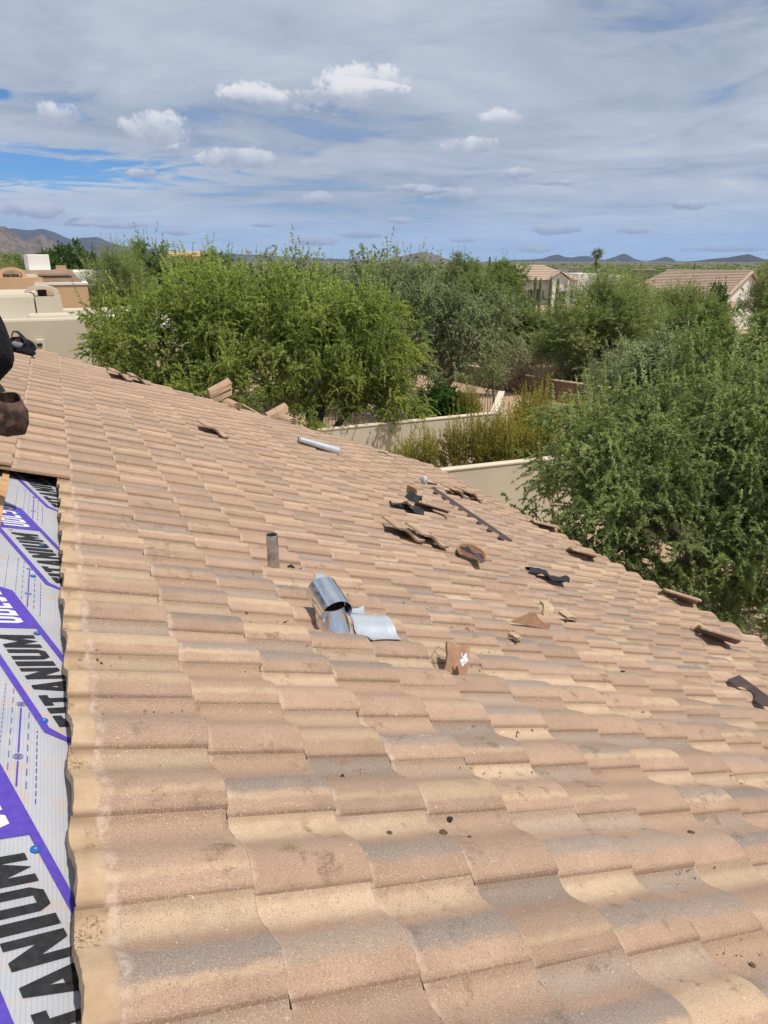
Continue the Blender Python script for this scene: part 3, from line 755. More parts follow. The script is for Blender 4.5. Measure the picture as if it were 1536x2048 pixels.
def grow(seed, lobes, nclump, twigs, leaves, tl, ll, lw, leafmat, barkmat, r0=.16, droop=.35, upw=.35, stems=3, base_r=.25, shoots=.12, fork=.9, twigmat=None, outer=2.2, minz=.25, stemz=1.0, hang=.25, twigr=.004):
    """tree meshes with the root at the origin: limbs, and a crown of leaf sprays set on twigs"""
    g = np.random.default_rng(seed); lob = np.array([l[:6] for l in lobes], float); wts = np.array([l[6] if len(l) > 6 else l[3] * l[4] * l[5] for l in lobes], float); wts /= wts.sum()
    li = g.choice(len(lob), nclump, p=wts); d = unit(g.normal(size=(nclump, 3))); d[:, 2] = np.where(d[:, 2] < -.45, -d[:, 2], d[:, 2])
    rad = g.random(nclump) ** (1 / outer) * (0.80 + .32 * g.random(nclump))
    C = lob[li, :3] + d * rad[:, None] * lob[li, 3:6]; C[:, 2] = np.maximum(C[:, 2], minz + .3 * g.random(nclump))
    O = unit(d * np.array([1, 1, .8]) + np.array([0, 0, .15]))
    # limbs: every clump joins the nearest limb that is closer in
    cen = np.average(lob[:, :3], axis=0, weights=wts)
    nodes = []; par = []
    for k in range(stems):
        a = 2 * math.pi * (k + .3 * g.random()) / stems; b = np.array([math.cos(a), math.sin(a), 0]) * base_r * (.4 if stems > 1 else 0)
        nodes.append(b + np.array([0, 0, -.05])); par.append(-1)
        p1 = b * 2.2 + np.array([0, 0, stemz * fork * (.45 + .2 * g.random())]) + g.normal(size=3) * .08
        nodes.append(p1); par.append(len(nodes) - 2)
        tgt = lob[k % len(lob), :3]
        p2 = p1 + (tgt - p1) * .38 + g.normal(size=3) * .18; nodes.append(p2); par.append(len(nodes) - 2)
        p3 = p1 + (tgt - p1) * .75 + g.normal(size=3) * .22; nodes.append(p3); par.append(len(nodes) - 2)
    root_d = [np.linalg.norm(q - np.array([0, 0, stemz])) for q in nodes]
    order = np.argsort(np.linalg.norm(C - np.array([0, 0, stemz]), axis=1)); plen = [0.0] * len(nodes)
    leafnode = []
    for ci in order:
        c = C[ci]; A = np.array(nodes); dd = np.linalg.norm(A - c, axis=1) + .30 * np.array(root_d); dd[:stems * 4:4] += 9
        j = int(np.argmin(dd)); mid = (A[j] + c) / 2 + g.normal(size=3) * .10 * np.linalg.norm(A[j] - c) + np.array([0, 0, .06 * np.linalg.norm(A[j] - c)])
        nodes.append(mid); par.append(j); root_d.append(np.linalg.norm(mid - np.array([0, 0, stemz])))
        nodes.append(c.copy()); par.append(len(nodes) - 2); root_d.append(np.linalg.norm(c - np.array([0, 0, stemz]))); leafnode.append(len(nodes) - 1)
    cnt = np.zeros(len(nodes)); cnt[leafnode] = 1
    for k in range(len(nodes) - 1, -1, -1):
        if par[k] >= 0: cnt[par[k]] += cnt[k]
    rr = np.maximum(r0 * np.sqrt(cnt / max(1, nclump / stems)), .007)
    mb = MB()
    for k in range(len(nodes)):
        if par[k] >= 0:
            ra = min(rr[par[k]], rr[k] * 1.45); nseg_ = 7 if rr[k] > .05 else (5 if rr[k] > .02 else 3)
            mb.tube([nodes[par[k]], nodes[k]], [ra, rr[k] * .95], nseg_, cap=False)
    lme = bpy.data.meshes.new('trunk'); lme.from_pydata([tuple(v) for v in mb.v], [], mb.f); lme.materials.append(barkmat)
    lme.polygons.foreach_set('use_smooth', [True] * len(lme.polygons)); lme.update()
    # twigs and leaves
    nt = nclump * twigs; tc_ = np.repeat(C, twigs, axis=0) + g.normal(size=(nt, 3)) * tl * .28
    dirs = unit(np.repeat(O, twigs, axis=0) * .75 + g.normal(size=(nt, 3)) * .62 + np.array([0, 0, upw])); Lq = tl * (.55 + .7 * g.random(nt))
    sh = g.random(nt) < shoots; top = np.repeat(d[:, 2] > .2, twigs); sh &= top
    Lq = np.where(sh, Lq * 1.9, Lq); dirs = np.where(sh[:, None], unit(dirs * .5 + np.array([0, 0, .9])), dirs); dr = np.where(sh, .08, droop) * (.6 + .8 * g.random(nt))
    cl_t = np.repeat(g.random(nclump), twigs); tw_t = g.random(nt)
    nl = nt * leaves; ti = np.repeat(np.arange(nt), leaves); t = g.random(nl) ** .8
    G = np.array([0, 0, -1.0])
    P = tc_[ti] + dirs[ti] * (Lq[ti] * t)[:, None] + G * (dr[ti] * Lq[ti] * t * t)[:, None]
    tan = dirs[ti] + G * (2 * dr[ti] * t)[:, None]
    ld = unit(tan * .5 + g.normal(size=(nl, 3)) * .62 + G * hang); sd_ = unit(np.cross(ld, g.normal(size=(nl, 3))))
    ln = ll * (.6 + .8 * g.random(nl)) * (1 - .45 * t); w = lw * (.7 + .6 * g.random(nl))
    V = np.empty((nl, 3, 3)); V[:, 0] = P - sd_ * (w / 2)[:, None]; V[:, 1] = P + sd_ * (w / 2)[:, None] ; V[:, 2] = P + ld * ln[:, None]
    V[:, 0] += ld * (ln * .25)[:, None] * (g.random(nl) > .5)[:, None]
    tint = np.clip(.02 + .50 * cl_t[ti // twigs * twigs] + .22 * tw_t[ti] + .26 * t + .22 * (g.random(nl) - .5) + np.where(sh[ti], .18, 0), 0, 1)
    # bare wood of the twigs
    e0 = tc_; e1 = tc_ + dirs * (Lq * .55)[:, None] + G * (dr * Lq * .3)[:, None]; keep = g.random(nt) < .22
    e0, e1 = e0[keep], e1[keep]; a_ = unit(np.cross(e1 - e0, g.normal(size=e0.shape))) * twigr
    tv = np.stack([e0 - a_, e0 + a_, e1], axis=1)
    cme = mesh_tris('crown', np.concatenate([V, tv]).reshape(-1, 3), leafmat, np.concatenate([tint, np.zeros(len(tv))]))
    cme.materials.append(twigmat or M['twig']); mi_ = np.zeros(nl + len(tv), dtype=np.int32); mi_[nl:] = 1; cme.polygons.foreach_set('material_index', mi_)
    zmax = C[:, 2].max() + tl * .5; wid = np.percentile(np.hypot(C[:, 0] - cen[0], C[:, 1] - cen[1]), 95) * 2 + tl
    return dict(trunk=lme, crown=cme, h=zmax, w=wid)

def plant(spec, name, label, cat, loc, rz=0.0, sc_=(1, 1, 1), group=None):
    t = thing(name, label, cat, loc, group); t.rotation_euler = (0, 0, rz); t.scale = sc_
    for nm in ('trunk', 'crown'):
        o = bpy.data.objects.new(nm, spec[nm]); COL.objects.link(o); o.parent = t
    return t
def place(spec, name, label, px, ytop, dist, wpx, rz=0.0, cat='tree', group=None, sink=0.0):
    q = atd(px, ytop, dist); b = Vector((q.x, q.y, GROUND - sink)); H = q.z - GROUND + sink
    depth = (q - CAM).dot(CF); wm = wpx / FPX * depth
    kx = 1.18 * wm / spec['w']; kz = H / spec['h']
    return plant(spec, name, label, cat, b, rz, (kx, kx, kz), group)

# --- the big trees near the roof (own shapes, metres)
def at_ground(px, dist): 
    q = atd(px, 800, dist); return Vector((q.x, q.y, GROUND))
A = grow(11, [(-1.25, 0, 3.6, 2.0, 2.0, 1.9), (.6, .2, 4.6, 2.0, 1.9, 1.9), (1.3, -.4, 2.9, 1.9, 1.8, 1.5), (-.2, -.6, 2.3, 2.3, 1.8, 1.2)], 340, 15, 52, .52, .082, .034, M['leaf_mesq'], M['bark'], r0=.15, shoots=.14, upw=.35, stemz=1.3)
B = grow(12, [(-.9, 0, 3.9, 2.3, 2.0, 2.2), (1.2, .2, 3.7, 2.0, 1.9, 2.0), (.3, -.6, 2.4, 2.7, 1.9, 1.3), (1.9, -.3, 2.2, 1.3, 1.3, 1.0)], 350, 15, 52, .52, .082, .034, M['leaf_mesq'], M['bark'], r0=.16, shoots=.14, droop=.5, stemz=1.2)
plant(A, 'mesquite_tree', 'bright green mesquite on the left, tall thin shoots, in front of the tan stucco house', 'tree', at_ground(384, 22.8), RT.angle(Vector((1, 0, 0))) * -1, (1.0, 1.0, .99))
plant(B, 'mesquite_tree', 'big full green mesquite in the middle, drooping over the cream garden wall', 'tree', at_ground(655, 22.6), -.42, (1.02, 1.02, 1.02))
C_ = grow(13, [(-.6, 0, 4.0, 2.4, 2.2, 2.1), (1.4, 0, 3.4, 2.0, 2.0, 1.8), (.5, -.4, 2.3, 2.6, 2.0, 1.2)], 300, 13, 36, .5, .085, .040, M['leaf_grey'], M['bark'], r0=.16, shoots=.10, droop=.55, stemz=1.4)
plant(C_, 'ironwood_tree', 'grey green ironwood with a rounded crown right of the big mesquite', 'tree', at_ground(868, 30.0), -.4, (1.12, 1.12, 1.06))
Rr = grow(14, [(-1.6, -.4, 2.9, 1.9, 1.8, 1.5), (.4, .4, 3.4, 2.0, 2.0, 1.5), (1.9, -.6, 3.3, 2.0, 2.0, 1.8), (-.3, -1.3, 2.3, 2.2, 1.5, 1.3), (2.2, -1.5, 2.0, 1.8, 1.6, 1.4), (-1.7, -1.6, 1.5, 1.5, 1.3, 1.0), (.4, -2.0, 1.3, 1.8, 1.2, .9)], 520, 16, 52, .46, .070, .030, M['leaf_right'], M['bark'], r0=.13, shoots=.10, droop=.55, stems=5, base_r=.8, stemz=1.3)
plant(Rr, 'mesquite_tree', 'large leafy green tree on the right, overhanging the eave', 'tree', at_ground(1440, 12.9), -.78, (1.0, 1.0, 1.0))
# --- crowns used more than once
SP = {}
SP['grey'] = grow(21, [(0, 0, 4.0, 2.3, 2.3, 2.0), (1.2, .4, 3.2, 1.8, 1.8, 1.6), (-1.2, -.3, 2.9, 1.9, 1.9, 1.6), (0, .3, 1.7, 2.6, 2.6, 1.5)], 260, 12, 22, .6, .15, .060, M['leaf_grey'], M['bark'], shoots=.10, stemz=1.3)
SP['olive'] = grow(22, [(0, 0, 4.2, 2.1, 2.1, 2.1), (1.3, .4, 3.5, 1.8, 1.8, 1.9), (-1.3, -.3, 3.3, 1.9, 1.9, 1.8), (0, .2, 1.8, 2.6, 2.6, 1.6)], 260, 12, 22, .75, .17, .040, M['leaf_olive'], M['bark_green'], shoots=.45, upw=.8, droop=.12, hang=0.0, stemz=1.2)
SP['green'] = grow(23, [(0, 0, 4.0, 2.2, 2.2, 2.0), (1.2, .6, 3.0, 1.8, 1.8, 1.5), (-1.3, -.2, 3.1, 1.8, 1.8, 1.6), (0, 0, 1.7, 2.6, 2.6, 1.5)], 260, 12, 22, .6, .15, .055, M['leaf_green'], M['bark_dark'], shoots=.16, stemz=1.3)
SP['deep'] = grow(24, [(0, 0, 3.8, 2.6, 2.6, 1.9), (1.0, 0, 3.2, 2.2, 2.2, 1.5), (-1.1, 0, 3.2, 2.2, 2.2, 1.5), (0, 0, 1.9, 2.4, 2.4, 1.5)], 230, 13, 22, .5, .16, .070, M['leaf_deep'], M['bark_dark'], shoots=.02, outer=3.4, stemz=1.6)
SP['bush'] = grow(25, [(0, 0, .9, 1.0, 1.0, .8), (.6, .2, .7, .8, .8, .6), (-.6, -.1, .7, .8, .8, .6)], 90, 10, 18, .3, .075, .030, M['leaf_grey'], M['bark_dark'], r0=.035, stems=5, base_r=.3, shoots=.2, stemz=.25, minz=.1)
SP['dry'] = grow(26, [(0, 0, .9, 1.0, 1.0, .8), (.6, .2, .7, .8, .8, .6), (-.6, -.1, .7, .8, .8, .6)], 110, 11, 16, .34, .060, .016, M['leaf_dry'], M['bark_dark'], r0=.03, stems=6, base_r=.3, shoots=.25, stemz=.25, minz=.1)
SP['gold'] = grow(27, [(0, 0, 1.25, .9, .9, .95), (.55, .2, 1.0, .7, .7, .8), (-.6, -.2, 1.0, .7, .7, .8)], 95, 10, 34, .42, .062, .034, M['leaf_gold'], M['bark'], r0=.035, stems=7, base_r=.35, shoots=.35, upw=.75, droop=.1, hang=0.0, stemz=.3, minz=.15)
SP['gold2'] = grow(28, [(0, 0, 1.3, .8, .8, .9), (.6, -.1, 1.1, .7, .7, .8)], 75, 10, 34, .44, .062, .034, M['leaf_gold'], M['bark'], r0=.035, stems=6, base_r=.3, shoots=.4, upw=.8, droop=.1, hang=0.0, stemz=.3, minz=.15)
SP['citrus'] = grow(29, [(0, 0, 1.8, 1.3, 1.3, 1.3), (.7, 0, 1.5, 1, 1, 1), (-.8, 0, 1.4, .9, .9, .9)], 110, 11, 16, .32, .13, .075, M['leaf_deep'], M['bark_dark'], r0=.06, stems=2, shoots=.12, stemz=.6)

for spec, name, label, px, yt, dist, wpx, rz in (
    ('grey', 'ironwood_tree', 'grey green tree whose top rises behind the gap between the two mesquites', 570, 500, 33, 250, .3),
    ('grey', 'palo_verde_tree', 'pale wispy tree top rising behind the middle mesquite', 745, 497, 36, 260, 1.3),
    ('olive', 'palo_verde_tree', 'broad olive palo verde with broom like branches beyond the low brown wall', 1215, 556, 40, 270, .4),
    ('green', 'desert_tree', 'dark green rounded tree left of the broad palo verde, above the dry brush', 1045, 596, 43, 150, 2.2),
    ('olive', 'palo_verde_tree', 'olive tree standing in front of the big pinkish tile roof', 1370, 572, 50, 150, 2.0),
    ('grey', 'ironwood_tree', 'grey green tree behind the large right hand tree', 1345, 655, 24, 270, 1.0),
    ('green', 'mesquite_tree', 'green tree at the right edge behind the overhanging tree', 1530, 610, 19.5, 330, 4.0),
    ('olive', 'palo_verde_tree', 'yellow green tree at the right edge beside the white gable', 1572, 526, 60, 110, 5.0),
    ('green', 'desert_tree', 'green tree with a bright top left of the white house', 1010, 518, 85, 110, .8),
    ('green', 'desert_tree', 'dense dark tree beside the white house, right of the ironwood', 960, 545, 60, 130, 2.8),
    ('green', 'desert_tree', 'round topped tree on the skyline above the ironwood', 925, 503, 110, 70, 1.8),
    ('deep', 'evergreen_tree', 'dark round evergreen on the left skyline beside the white house', 137, 482, 72, 125, .5),
    ('green', 'desert_tree', 'feathery tree on the left skyline right of the dark evergreen', 298, 478, 62, 160, 3.4),
    ('olive', 'palo_verde_tree', 'olive tree below the left skyline between evergreen and mesquite', 225, 505, 52, 170, 1.1),
    ('green', 'desert_tree', 'light green tree at the far left edge above the arched chimney', 45, 505, 95, 150, 2.6),
    ('olive', 'palo_verde_tree', 'thin yellow green tree at the left edge behind the stucco parapet', 8, 530, 46, 80, .2),
    ('green', 'desert_tree', 'green tree on the skyline behind the left mesquite', 420, 500, 58, 200, 4.4),
    ('green', 'desert_tree', 'green tree in front of the tile roofed house, right of the palo verde', 1275, 560, 62, 120, 1.9),
):
    place(SP[spec], name, label, px, yt, dist, wpx, rz)
place(SP['deep'], 'oleander_bush', 'dark green oleander hedge behind the arched chimney', 132, 572, 46, 90, 1.0, 'bush')
place(SP['deep'], 'citrus_tree', 'dark glossy bush inside the cream wall beside the iron fence', 882, 764, 25.2, 125, 2.0, 'bush')
place(SP['citrus'], 'citrus_tree', 'small dark citrus tree below the white gable', 1440, 566, 62, 52, 1.0)
place(SP['dry'], 'dry_bush', 'dry brown bush with grey branches just behind the low brown wall', 1052, 700, 37, 90, .4, 'bush')
place(SP['dry'], 'dry_bush', 'smaller dry brown bush left of its larger neighbour behind the wall', 1022, 688, 41, 70, 1.4, 'bush')
place(SP['dry'], 'dry_bush', 'low dry bush at the right end of the dry brush by the wall', 1098, 722, 36, 60, 2.4, 'bush')
place(SP['bush'], 'desert_bush', 'grey green bush at the foot of the palo verde', 1210, 705, 35.5, 90, .5, 'bush')
place(SP['bush'], 'desert_bush', 'tall grey green bush left of the palo verde trunk', 1150, 690, 38, 90, 1.5, 'bush')
place(SP['bush'], 'desert_bush', 'pale green bush at the far end of the low brown wall', 985, 712, 36, 60, 2.5, 'bush')
for spec, name, label, px, yt, dist, wpx, rz in (
    ('green', 'desert_tree', 'dark green bushy tree left of the palo verde, its foot in shade', 1128, 628, 45, 130, 3.0),
    ('olive', 'palo_verde_tree', 'olive bushy tree right of the broad palo verde', 1300, 610, 46, 150, .9),
    ('grey', 'desert_tree', 'grey green bushy tree between palo verde and overhanging tree', 1268, 680, 38, 120, 1.7),
    ('green', 'desert_tree', 'green bushy tree beside the ironwood, above the end of the brown wall', 1000, 610, 50, 120, 4.9),
    ('olive', 'palo_verde_tree', 'olive tree between the villa drive and the broad palo verde', 1195, 592, 56, 90, 5.2),
    ('green', 'desert_tree', 'green tree below the big pinkish roof, left of the citrus', 1420, 600, 44, 150, 3.9)):
    place(SP[spec], name, label, px, yt, dist, wpx, rz)
for spec, label, px, yt, dist, wpx, rz in (
    ('gold', 'golden green creosote bush tallest in the wash, behind the right end of the cream wall', 1066, 792, 22.0, 115, .3),
    ('gold2', 'golden creosote bush right of the tallest one, beside the overhanging tree', 1160, 812, 21.5, 130, 1.2),
    ('gold', 'golden green creosote bush in front of the corner of the cream wall', 945, 845, 18.8, 115, 2.2),
    ('gold2', 'sparse creosote bush against the sunlit cream wall', 852, 872, 18.6, 85, 3.0),
    ('gold', 'golden creosote bush low down above the near cream wall', 1025, 842, 18.8, 120, 4.1),
    ('gold2', 'yellow creosote bush at the foot of the low brown wall', 1215, 795, 26, 100, 5.0),
    ('gold', 'olive gold creosote bush behind the overhanging tree by the near wall', 1110, 850, 19.0, 130, 5.5),
    ('gold2', 'small sparse creosote bush leftmost, next to the roof rake', 800, 900, 18.2, 60, .9),
    ('gold', 'creosote bush beside the iron fence post', 935, 785, 24.6, 50, 1.9)):
    place(SP[spec], 'creosote_bush', label, px, yt, dist, wpx, rz, 'bush', 'creosote bushes in the wash')
# --- the belt of trees that runs to the horizon
rb = random.Random(5); gi = 0
for dist, n, jit in ((75, 10, 12), (110, 13, 20), (160, 15, 25), (240, 16, 40)):
    for k in range(n):
        px = -250 + (k + rb.random() * .8) / n * 2050
        if dist < 120 and (1035 < px < 1190 or 1270 < px < 1500 or -30 < px < 95): continue
        dd_ = dist + rb.uniform(-jit, jit); h = rb.uniform(3.6, 6.0)
        q = atd(px, 600, dd_); sp = rb.choice(('green', 'olive', 'grey', 'green', 'olive')); s = SP[sp]
        kz = h / s['h']; kx = kz * rb.uniform(1.0, 1.5)
        if px > 1000: kz *= .72
        plant(s, 'desert_tree', 'desert tree in the green belt that runs to the horizon', 'tree', Vector((q.x, q.y, GROUND)), rb.uniform(0, 6.3), (kx, kx, kz), 'trees of the far belt')
# far scrub: too many to tell apart
gq = np.random.default_rng(3); n = 5200
az = PSI + gq.uniform(-.75, .75, n); dd_ = 250 * (3200 / 250) ** gq.random(n)
cx, cy = np.sin(az) * dd_, np.cos(az) * dd_; hs = gq.uniform(.9, 2.4, n)
V = []; T = []
for q in range(14):
    u = unit(gq.normal(size=(n, 3))); u[:, 2] = np.abs(u[:, 2]); c = np.stack([cx, cy, np.full(n, GROUND)], 1) + u * (hs * np.array([[1.4], [1.4], [.8]]) ).T * gq.uniform(.5, 1, (n, 1))
    a = unit(gq.normal(size=(n, 3))) * hs[:, None] * .62; b = unit(gq.normal(size=(n, 3))) * hs[:, None] * .62
    V.append(np.stack([c + a, c + b, c - (a + b) * .6], 1)); T.append(gq.random(n))
me = mesh_tris('far_scrub', np.concatenate(V).reshape(-1, 3), M['leaf_green'], np.concatenate(T))
o = bpy.data.objects.new('far_scrub', me); COL.objects.link(o); tag(o, 'distant green scrub covering the plain to the horizon', 'scrub', kind='stuff')
# leaf litter under the right hand tree
gq = np.random.default_rng(8); n = 9000; c0 = at_ground(1440, 13.4)
P = np.stack([c0.x + gq.normal(size=n) * 2.6, c0.y + gq.normal(size=n) * 3.0, np.full(n, GROUND + .015)], 1); a = unit(gq.normal(size=(n, 3))) * np.array([1, 1, .15]); b = unit(gq.normal(size=(n, 3))) * np.array([1, 1, .15])
me = mesh_tris('leaf_litter', np.stack([P, P + a * .06, P + b * .03], 1).reshape(-1, 3), M['leaf_dry'], gq.random(n))
o = bpy.data.objects.new('leaf_litter', me); COL.objects.link(o); tag(o, 'dry leaf litter on the ground under the right hand tree', 'litter', kind='stuff')
# ================================================================== garden walls, fence and tank
def wall_run(name, label, pts, z_top, thick, mat, capmat, cap=.05, over=.02, ref=None):
    """stucco wall through plan points with a coping, butted at the corners"""
    t = thing(name, label, 'wall', Vector((pts[0][0], pts[0][1], GROUND)))
    for i, (p, q) in enumerate(zip(pts, pts[1:])):
        p, q = Vector((p[0], p[1], 0)), Vector((q[0], q[1], 0)); d = (q - p).normalized(); n = Vector((-d.y, d.x, 0)); L = (q - p).length
        fr = Matrix((( d.x, n.x, 0, p.x), (d.y, n.y, 0, p.y), (0, 0, 1, GROUND - .2), (0, 0, 0, 1)))
        a0 = thick / 2 + .004 if i else 0.0
        mb = MB(); zz = z_top - GROUND + .2 - cap; mb.prism([(a0, -thick / 2), (L + thick / 2, -thick / 2), (L + thick / 2, thick / 2), (a0, thick / 2)], zz, fr); mb.build('wall_panel', mat, t)
        fr2 = fr @ Matrix.Translation((0, 0, zz + .002))
        mb = MB(); mb.prism([(a0 + (over + .004 if i else 0), -thick / 2 - over), (L + thick / 2 + over, -thick / 2 - over), (L + thick / 2 + over, thick / 2 + over), (a0 + (over + .004 if i else 0), thick / 2 + over)], cap, fr2)
        mb.build('coping', capmat, t, bevel=.012)
    return t
WT = GROUND + 1.8
wall_run('garden_wall', 'cream stucco garden wall under the middle mesquite, dappled with leaf shadow', [(-4, 19.5), (12.85, 19.35), (15.25, 22.55)], WT, .2, M['stucco'], M['stucco'])
wall_run('garden_wall', 'near cream stucco wall beyond the roof corner, behind the overhanging tree', [(6.6, 14.25), (22, 13.3)], WT, .2, M['stucco'], M['stucco'])
wall_run('low_wall', 'long low brown wall with pale coping across the desert plot', [(19.0, 44.0), (20.9, 33.6), (22.0, 28.0), (26.5, 15.0)], GROUND + 1.02, .2, M['stucco_brown'], M['stucco_cap'], .05, .03)
# iron fence along the back of the yard
fx0, fx1, fy = 8.0, 15.05, 22.75
t = thing('iron_fence', 'thin iron bar fence along the back of the walled yard', 'fence', Vector((fx0, fy, GROUND)))
mb = MB(); mb.box(((fx0 + fx1) / 2, fy, GROUND + 1.62), (fx1 - fx0, .03, .03)); mb.build('top_rail', M['iron'], t)
mb = MB(); mb.box(((fx0 + fx1) / 2, fy, GROUND + .35), (fx1 - fx0, .03, .03)); mb.build('bottom_rail', M['iron'], t)
bar = None; xx = fx0 + .06
while xx < fx1:
    if bar is None:
        mb = MB(); mb.box((fx0, fy, GROUND + .985), (.016, .016, 1.24)); bar = mb.build('bar', M['iron'], t); o = bar
    else: o = bar.copy(); COL.objects.link(o); o.parent = t
    o.location.x = xx - fx0; xx += .12
for xx in (fx0, fx1):
    mb = MB(); mb.box((xx, fy, GROUND + .86), (.06, .06, 1.72)); mb.build('post', M['iron'], t)
p = atz(777, 838, GROUND + 1.75); p.y = max(p.y, 19.95)
t = thing('filter_tank', 'beige pool filter tank standing behind the cream wall', 'tank', Vector((p.x, p.y + .25, GROUND)))
fr = Matrix.Translation((p.x, p.y + .25, GROUND))
mb = MB(); mb.lathe([(0, 0), (.22, 0), (.24, .1), (.26, .5), (.26, 1.65), (.24, 1.82), (.16, 1.93), (0, 1.97)], fr, 24); mb.build('tank_body', M['tank'], t, smooth=True)
mb = MB(); mb.lathe([(.05, 1.94), (.05, 2.03), (0, 2.04)], fr, 12); mb.build('valve', M['dark'], t)
mb = MB(); mb.box((p.x + .05, p.y - .005, GROUND + 1.66), (.13, .02, .08)); mb.build('label_plate', M['dark'], t)
# barrel cactus beyond the brown wall
p = atz(1138, 768, GROUND); t = thing('barrel_cactus', 'small barrel cactus on bare soil beyond the low brown wall', 'cactus', p)
mb = MB(); n = 40
for j in range(9):
    z = j / 8 * .75; r = .30 * math.sin(math.pi * (.16 + .80 * j / 8)) ** .6
    mb.v += [p + Vector(((r * (1 + .10 * math.cos(20 * a * 2 * math.pi / n))) * math.cos(2 * math.pi * a / n), (r * (1 + .10 * math.cos(20 * a * 2 * math.pi / n))) * math.sin(2 * math.pi * a / n), z)) for a in range(n)]
mb.f = [(j * n + a, j * n + (a + 1) % n, (j + 1) * n + (a + 1) % n, (j + 1) * n + a) for j in range(8) for a in range(n)] + [tuple(range(8 * n, 9 * n))]; mb.mi = [0] * len(mb.f)
mb.build('ribbed_body', M['cactus'], t, smooth=True, sharp=60)

# ================================================================== saguaros and palm
def saguaro(px, ytop, dist, label, arms=()):
    q = atd(px, ytop, dist); b = Vector((q.x, q.y, GROUND)); H = q.z - GROUND
    t = thing('saguaro_cactus', label, 'cactus', b, 'saguaros on the skyline')
    def ribbed(mb, pts, rad, n=22):
        mb.tube(pts, rad, n)
        for k, v in enumerate(mb.v): pass
    mb = MB(); mb.tube([b + Vector((0, 0, z * H)) for z in (0, .3, .6, .9, .98, 1.0)], [.15, .18, .18, .16, .10, .02], 14); mb.build('stem', M['cactus'], t, smooth=True, sharp=70)
    for (z, side, ln) in arms:
        mb = MB(); c = b + Vector((0, 0, z * H)); d = RT * side
        mb.tube([c, c + d * .45, c + d * .68 + Vector((0, 0, .2)), c + d * .72 + Vector((0, 0, .2 + ln)), c + d * .72 + Vector((0, 0, .28 + ln))], [.12, .14, .15, .13, .02], 12); mb.build('arm', M['cactus'], t, smooth=True, sharp=70)
saguaro(1072, 553, 78, 'saguaro standing at the left corner of the white house front')
saguaro(1082, 556, 82, 'saguaro just right of the dark windows of the white house')
saguaro(1103, 553, 78, 'saguaro with a short arm in front of the entrance porch', ((.55, -1, .7),))
saguaro(1117, 556, 74, 'rightmost saguaro in front of the white house')
saguaro(980, 512, 92, 'tall thin saguaro on the skyline left of the white house')
saguaro(1031, 528, 96, 'saguaro with two arms beside the brick tower', ((.5, 1, .8), (.6, -1, .6)))
saguaro(205, 490, 70, 'saguaro on the left skyline right of the dark evergreen', ((.55, -1, .8),))
saguaro(1390, 525, 140, 'lone saguaro above the big pinkish tile roof')
q = atd(1195, 505, 190); b = Vector((q.x, q.y, GROUND)); H = q.z - GROUND
t = thing('fan_palm', 'tall fan palm standing above the tree line', 'palm tree', b)
mb = MB(); mb.tube([b, b + Vector((.15, 0, H * .4)), b + Vector((0, .1, H * .7)), b + Vector((-.1, 0, H - .3))], [.30, .24, .22, .22], 10); mb.build('trunk', M['bark'], t, smooth=True)
gq = np.random.default_rng(4); tri = []
for k in range(60):
    a = gq.uniform(0, 2 * math.pi); el = gq.uniform(-1.2, 1.1); L = gq.uniform(1.0, 1.6); c = np.array(b) + np.array([-.1, 0, H - .3])
    if k > 44: c = c - np.array([0, 0, gq.uniform(1.6, 2.4)]); el = gq.uniform(-1.4, .0); L *= .75
    d = np.array([math.cos(a) * math.cos(el), math.sin(a) * math.cos(el), math.sin(el)]); e = c + d * L * .55
    for j in range(9):
        r = gq.normal(size=3) * .55; tip = e + (d + r) * L * .5; s_ = np.cross(d, gq.normal(size=3)); s_ /= np.linalg.norm(s_); tri.append([c + d * L * .35 + s_ * .1, c + d * L * .35 - s_ * .1, tip])
V = np.array(tri).reshape(-1, 3) - np.array(b)
o = bpy.data.objects.new('crown', mesh_tris('crown', V, M['leaf_olive'], gq.random(len(tri)) * .8)); COL.objects.link(o); o.parent = t

# ================================================================== houses
def frame_at(px, dist, yaw=0.0, z=GROUND):
    """x to the right as seen, y away, origin on the ground"""
    q = atd(px, 560, dist); d = Vector((q.x - CAM.x, q.y - CAM.y, 0)).normalized(); r = Vector((d.y, -d.x, 0))
    Mx = Matrix(((r.x, d.x, 0, q.x), (r.y, d.y, 0, q.y), (0, 0, 1, z), (0, 0, 0, 1)))
    return Mx @ Matrix.Rotation(yaw, 4, 'Z')
def fbox(mb, fr, x0, x1, y0, y1, z0, z1):
    vs = [fr @ Vector((x, y, z)) for z in (z0, z1) for x, y in ((x0, y0), (x1, y0), (x1, y1), (x0, y1))]
    return mb.add(vs, [(3, 2, 1, 0), (4, 5, 6, 7), (0, 1, 5, 4), (1, 2, 6, 5), (2, 3, 7, 6), (3, 0, 4, 7)])
def hgt(py, dist):   # height above ground of a sight line at a distance
    return atd(768, py, dist).z - GROUND

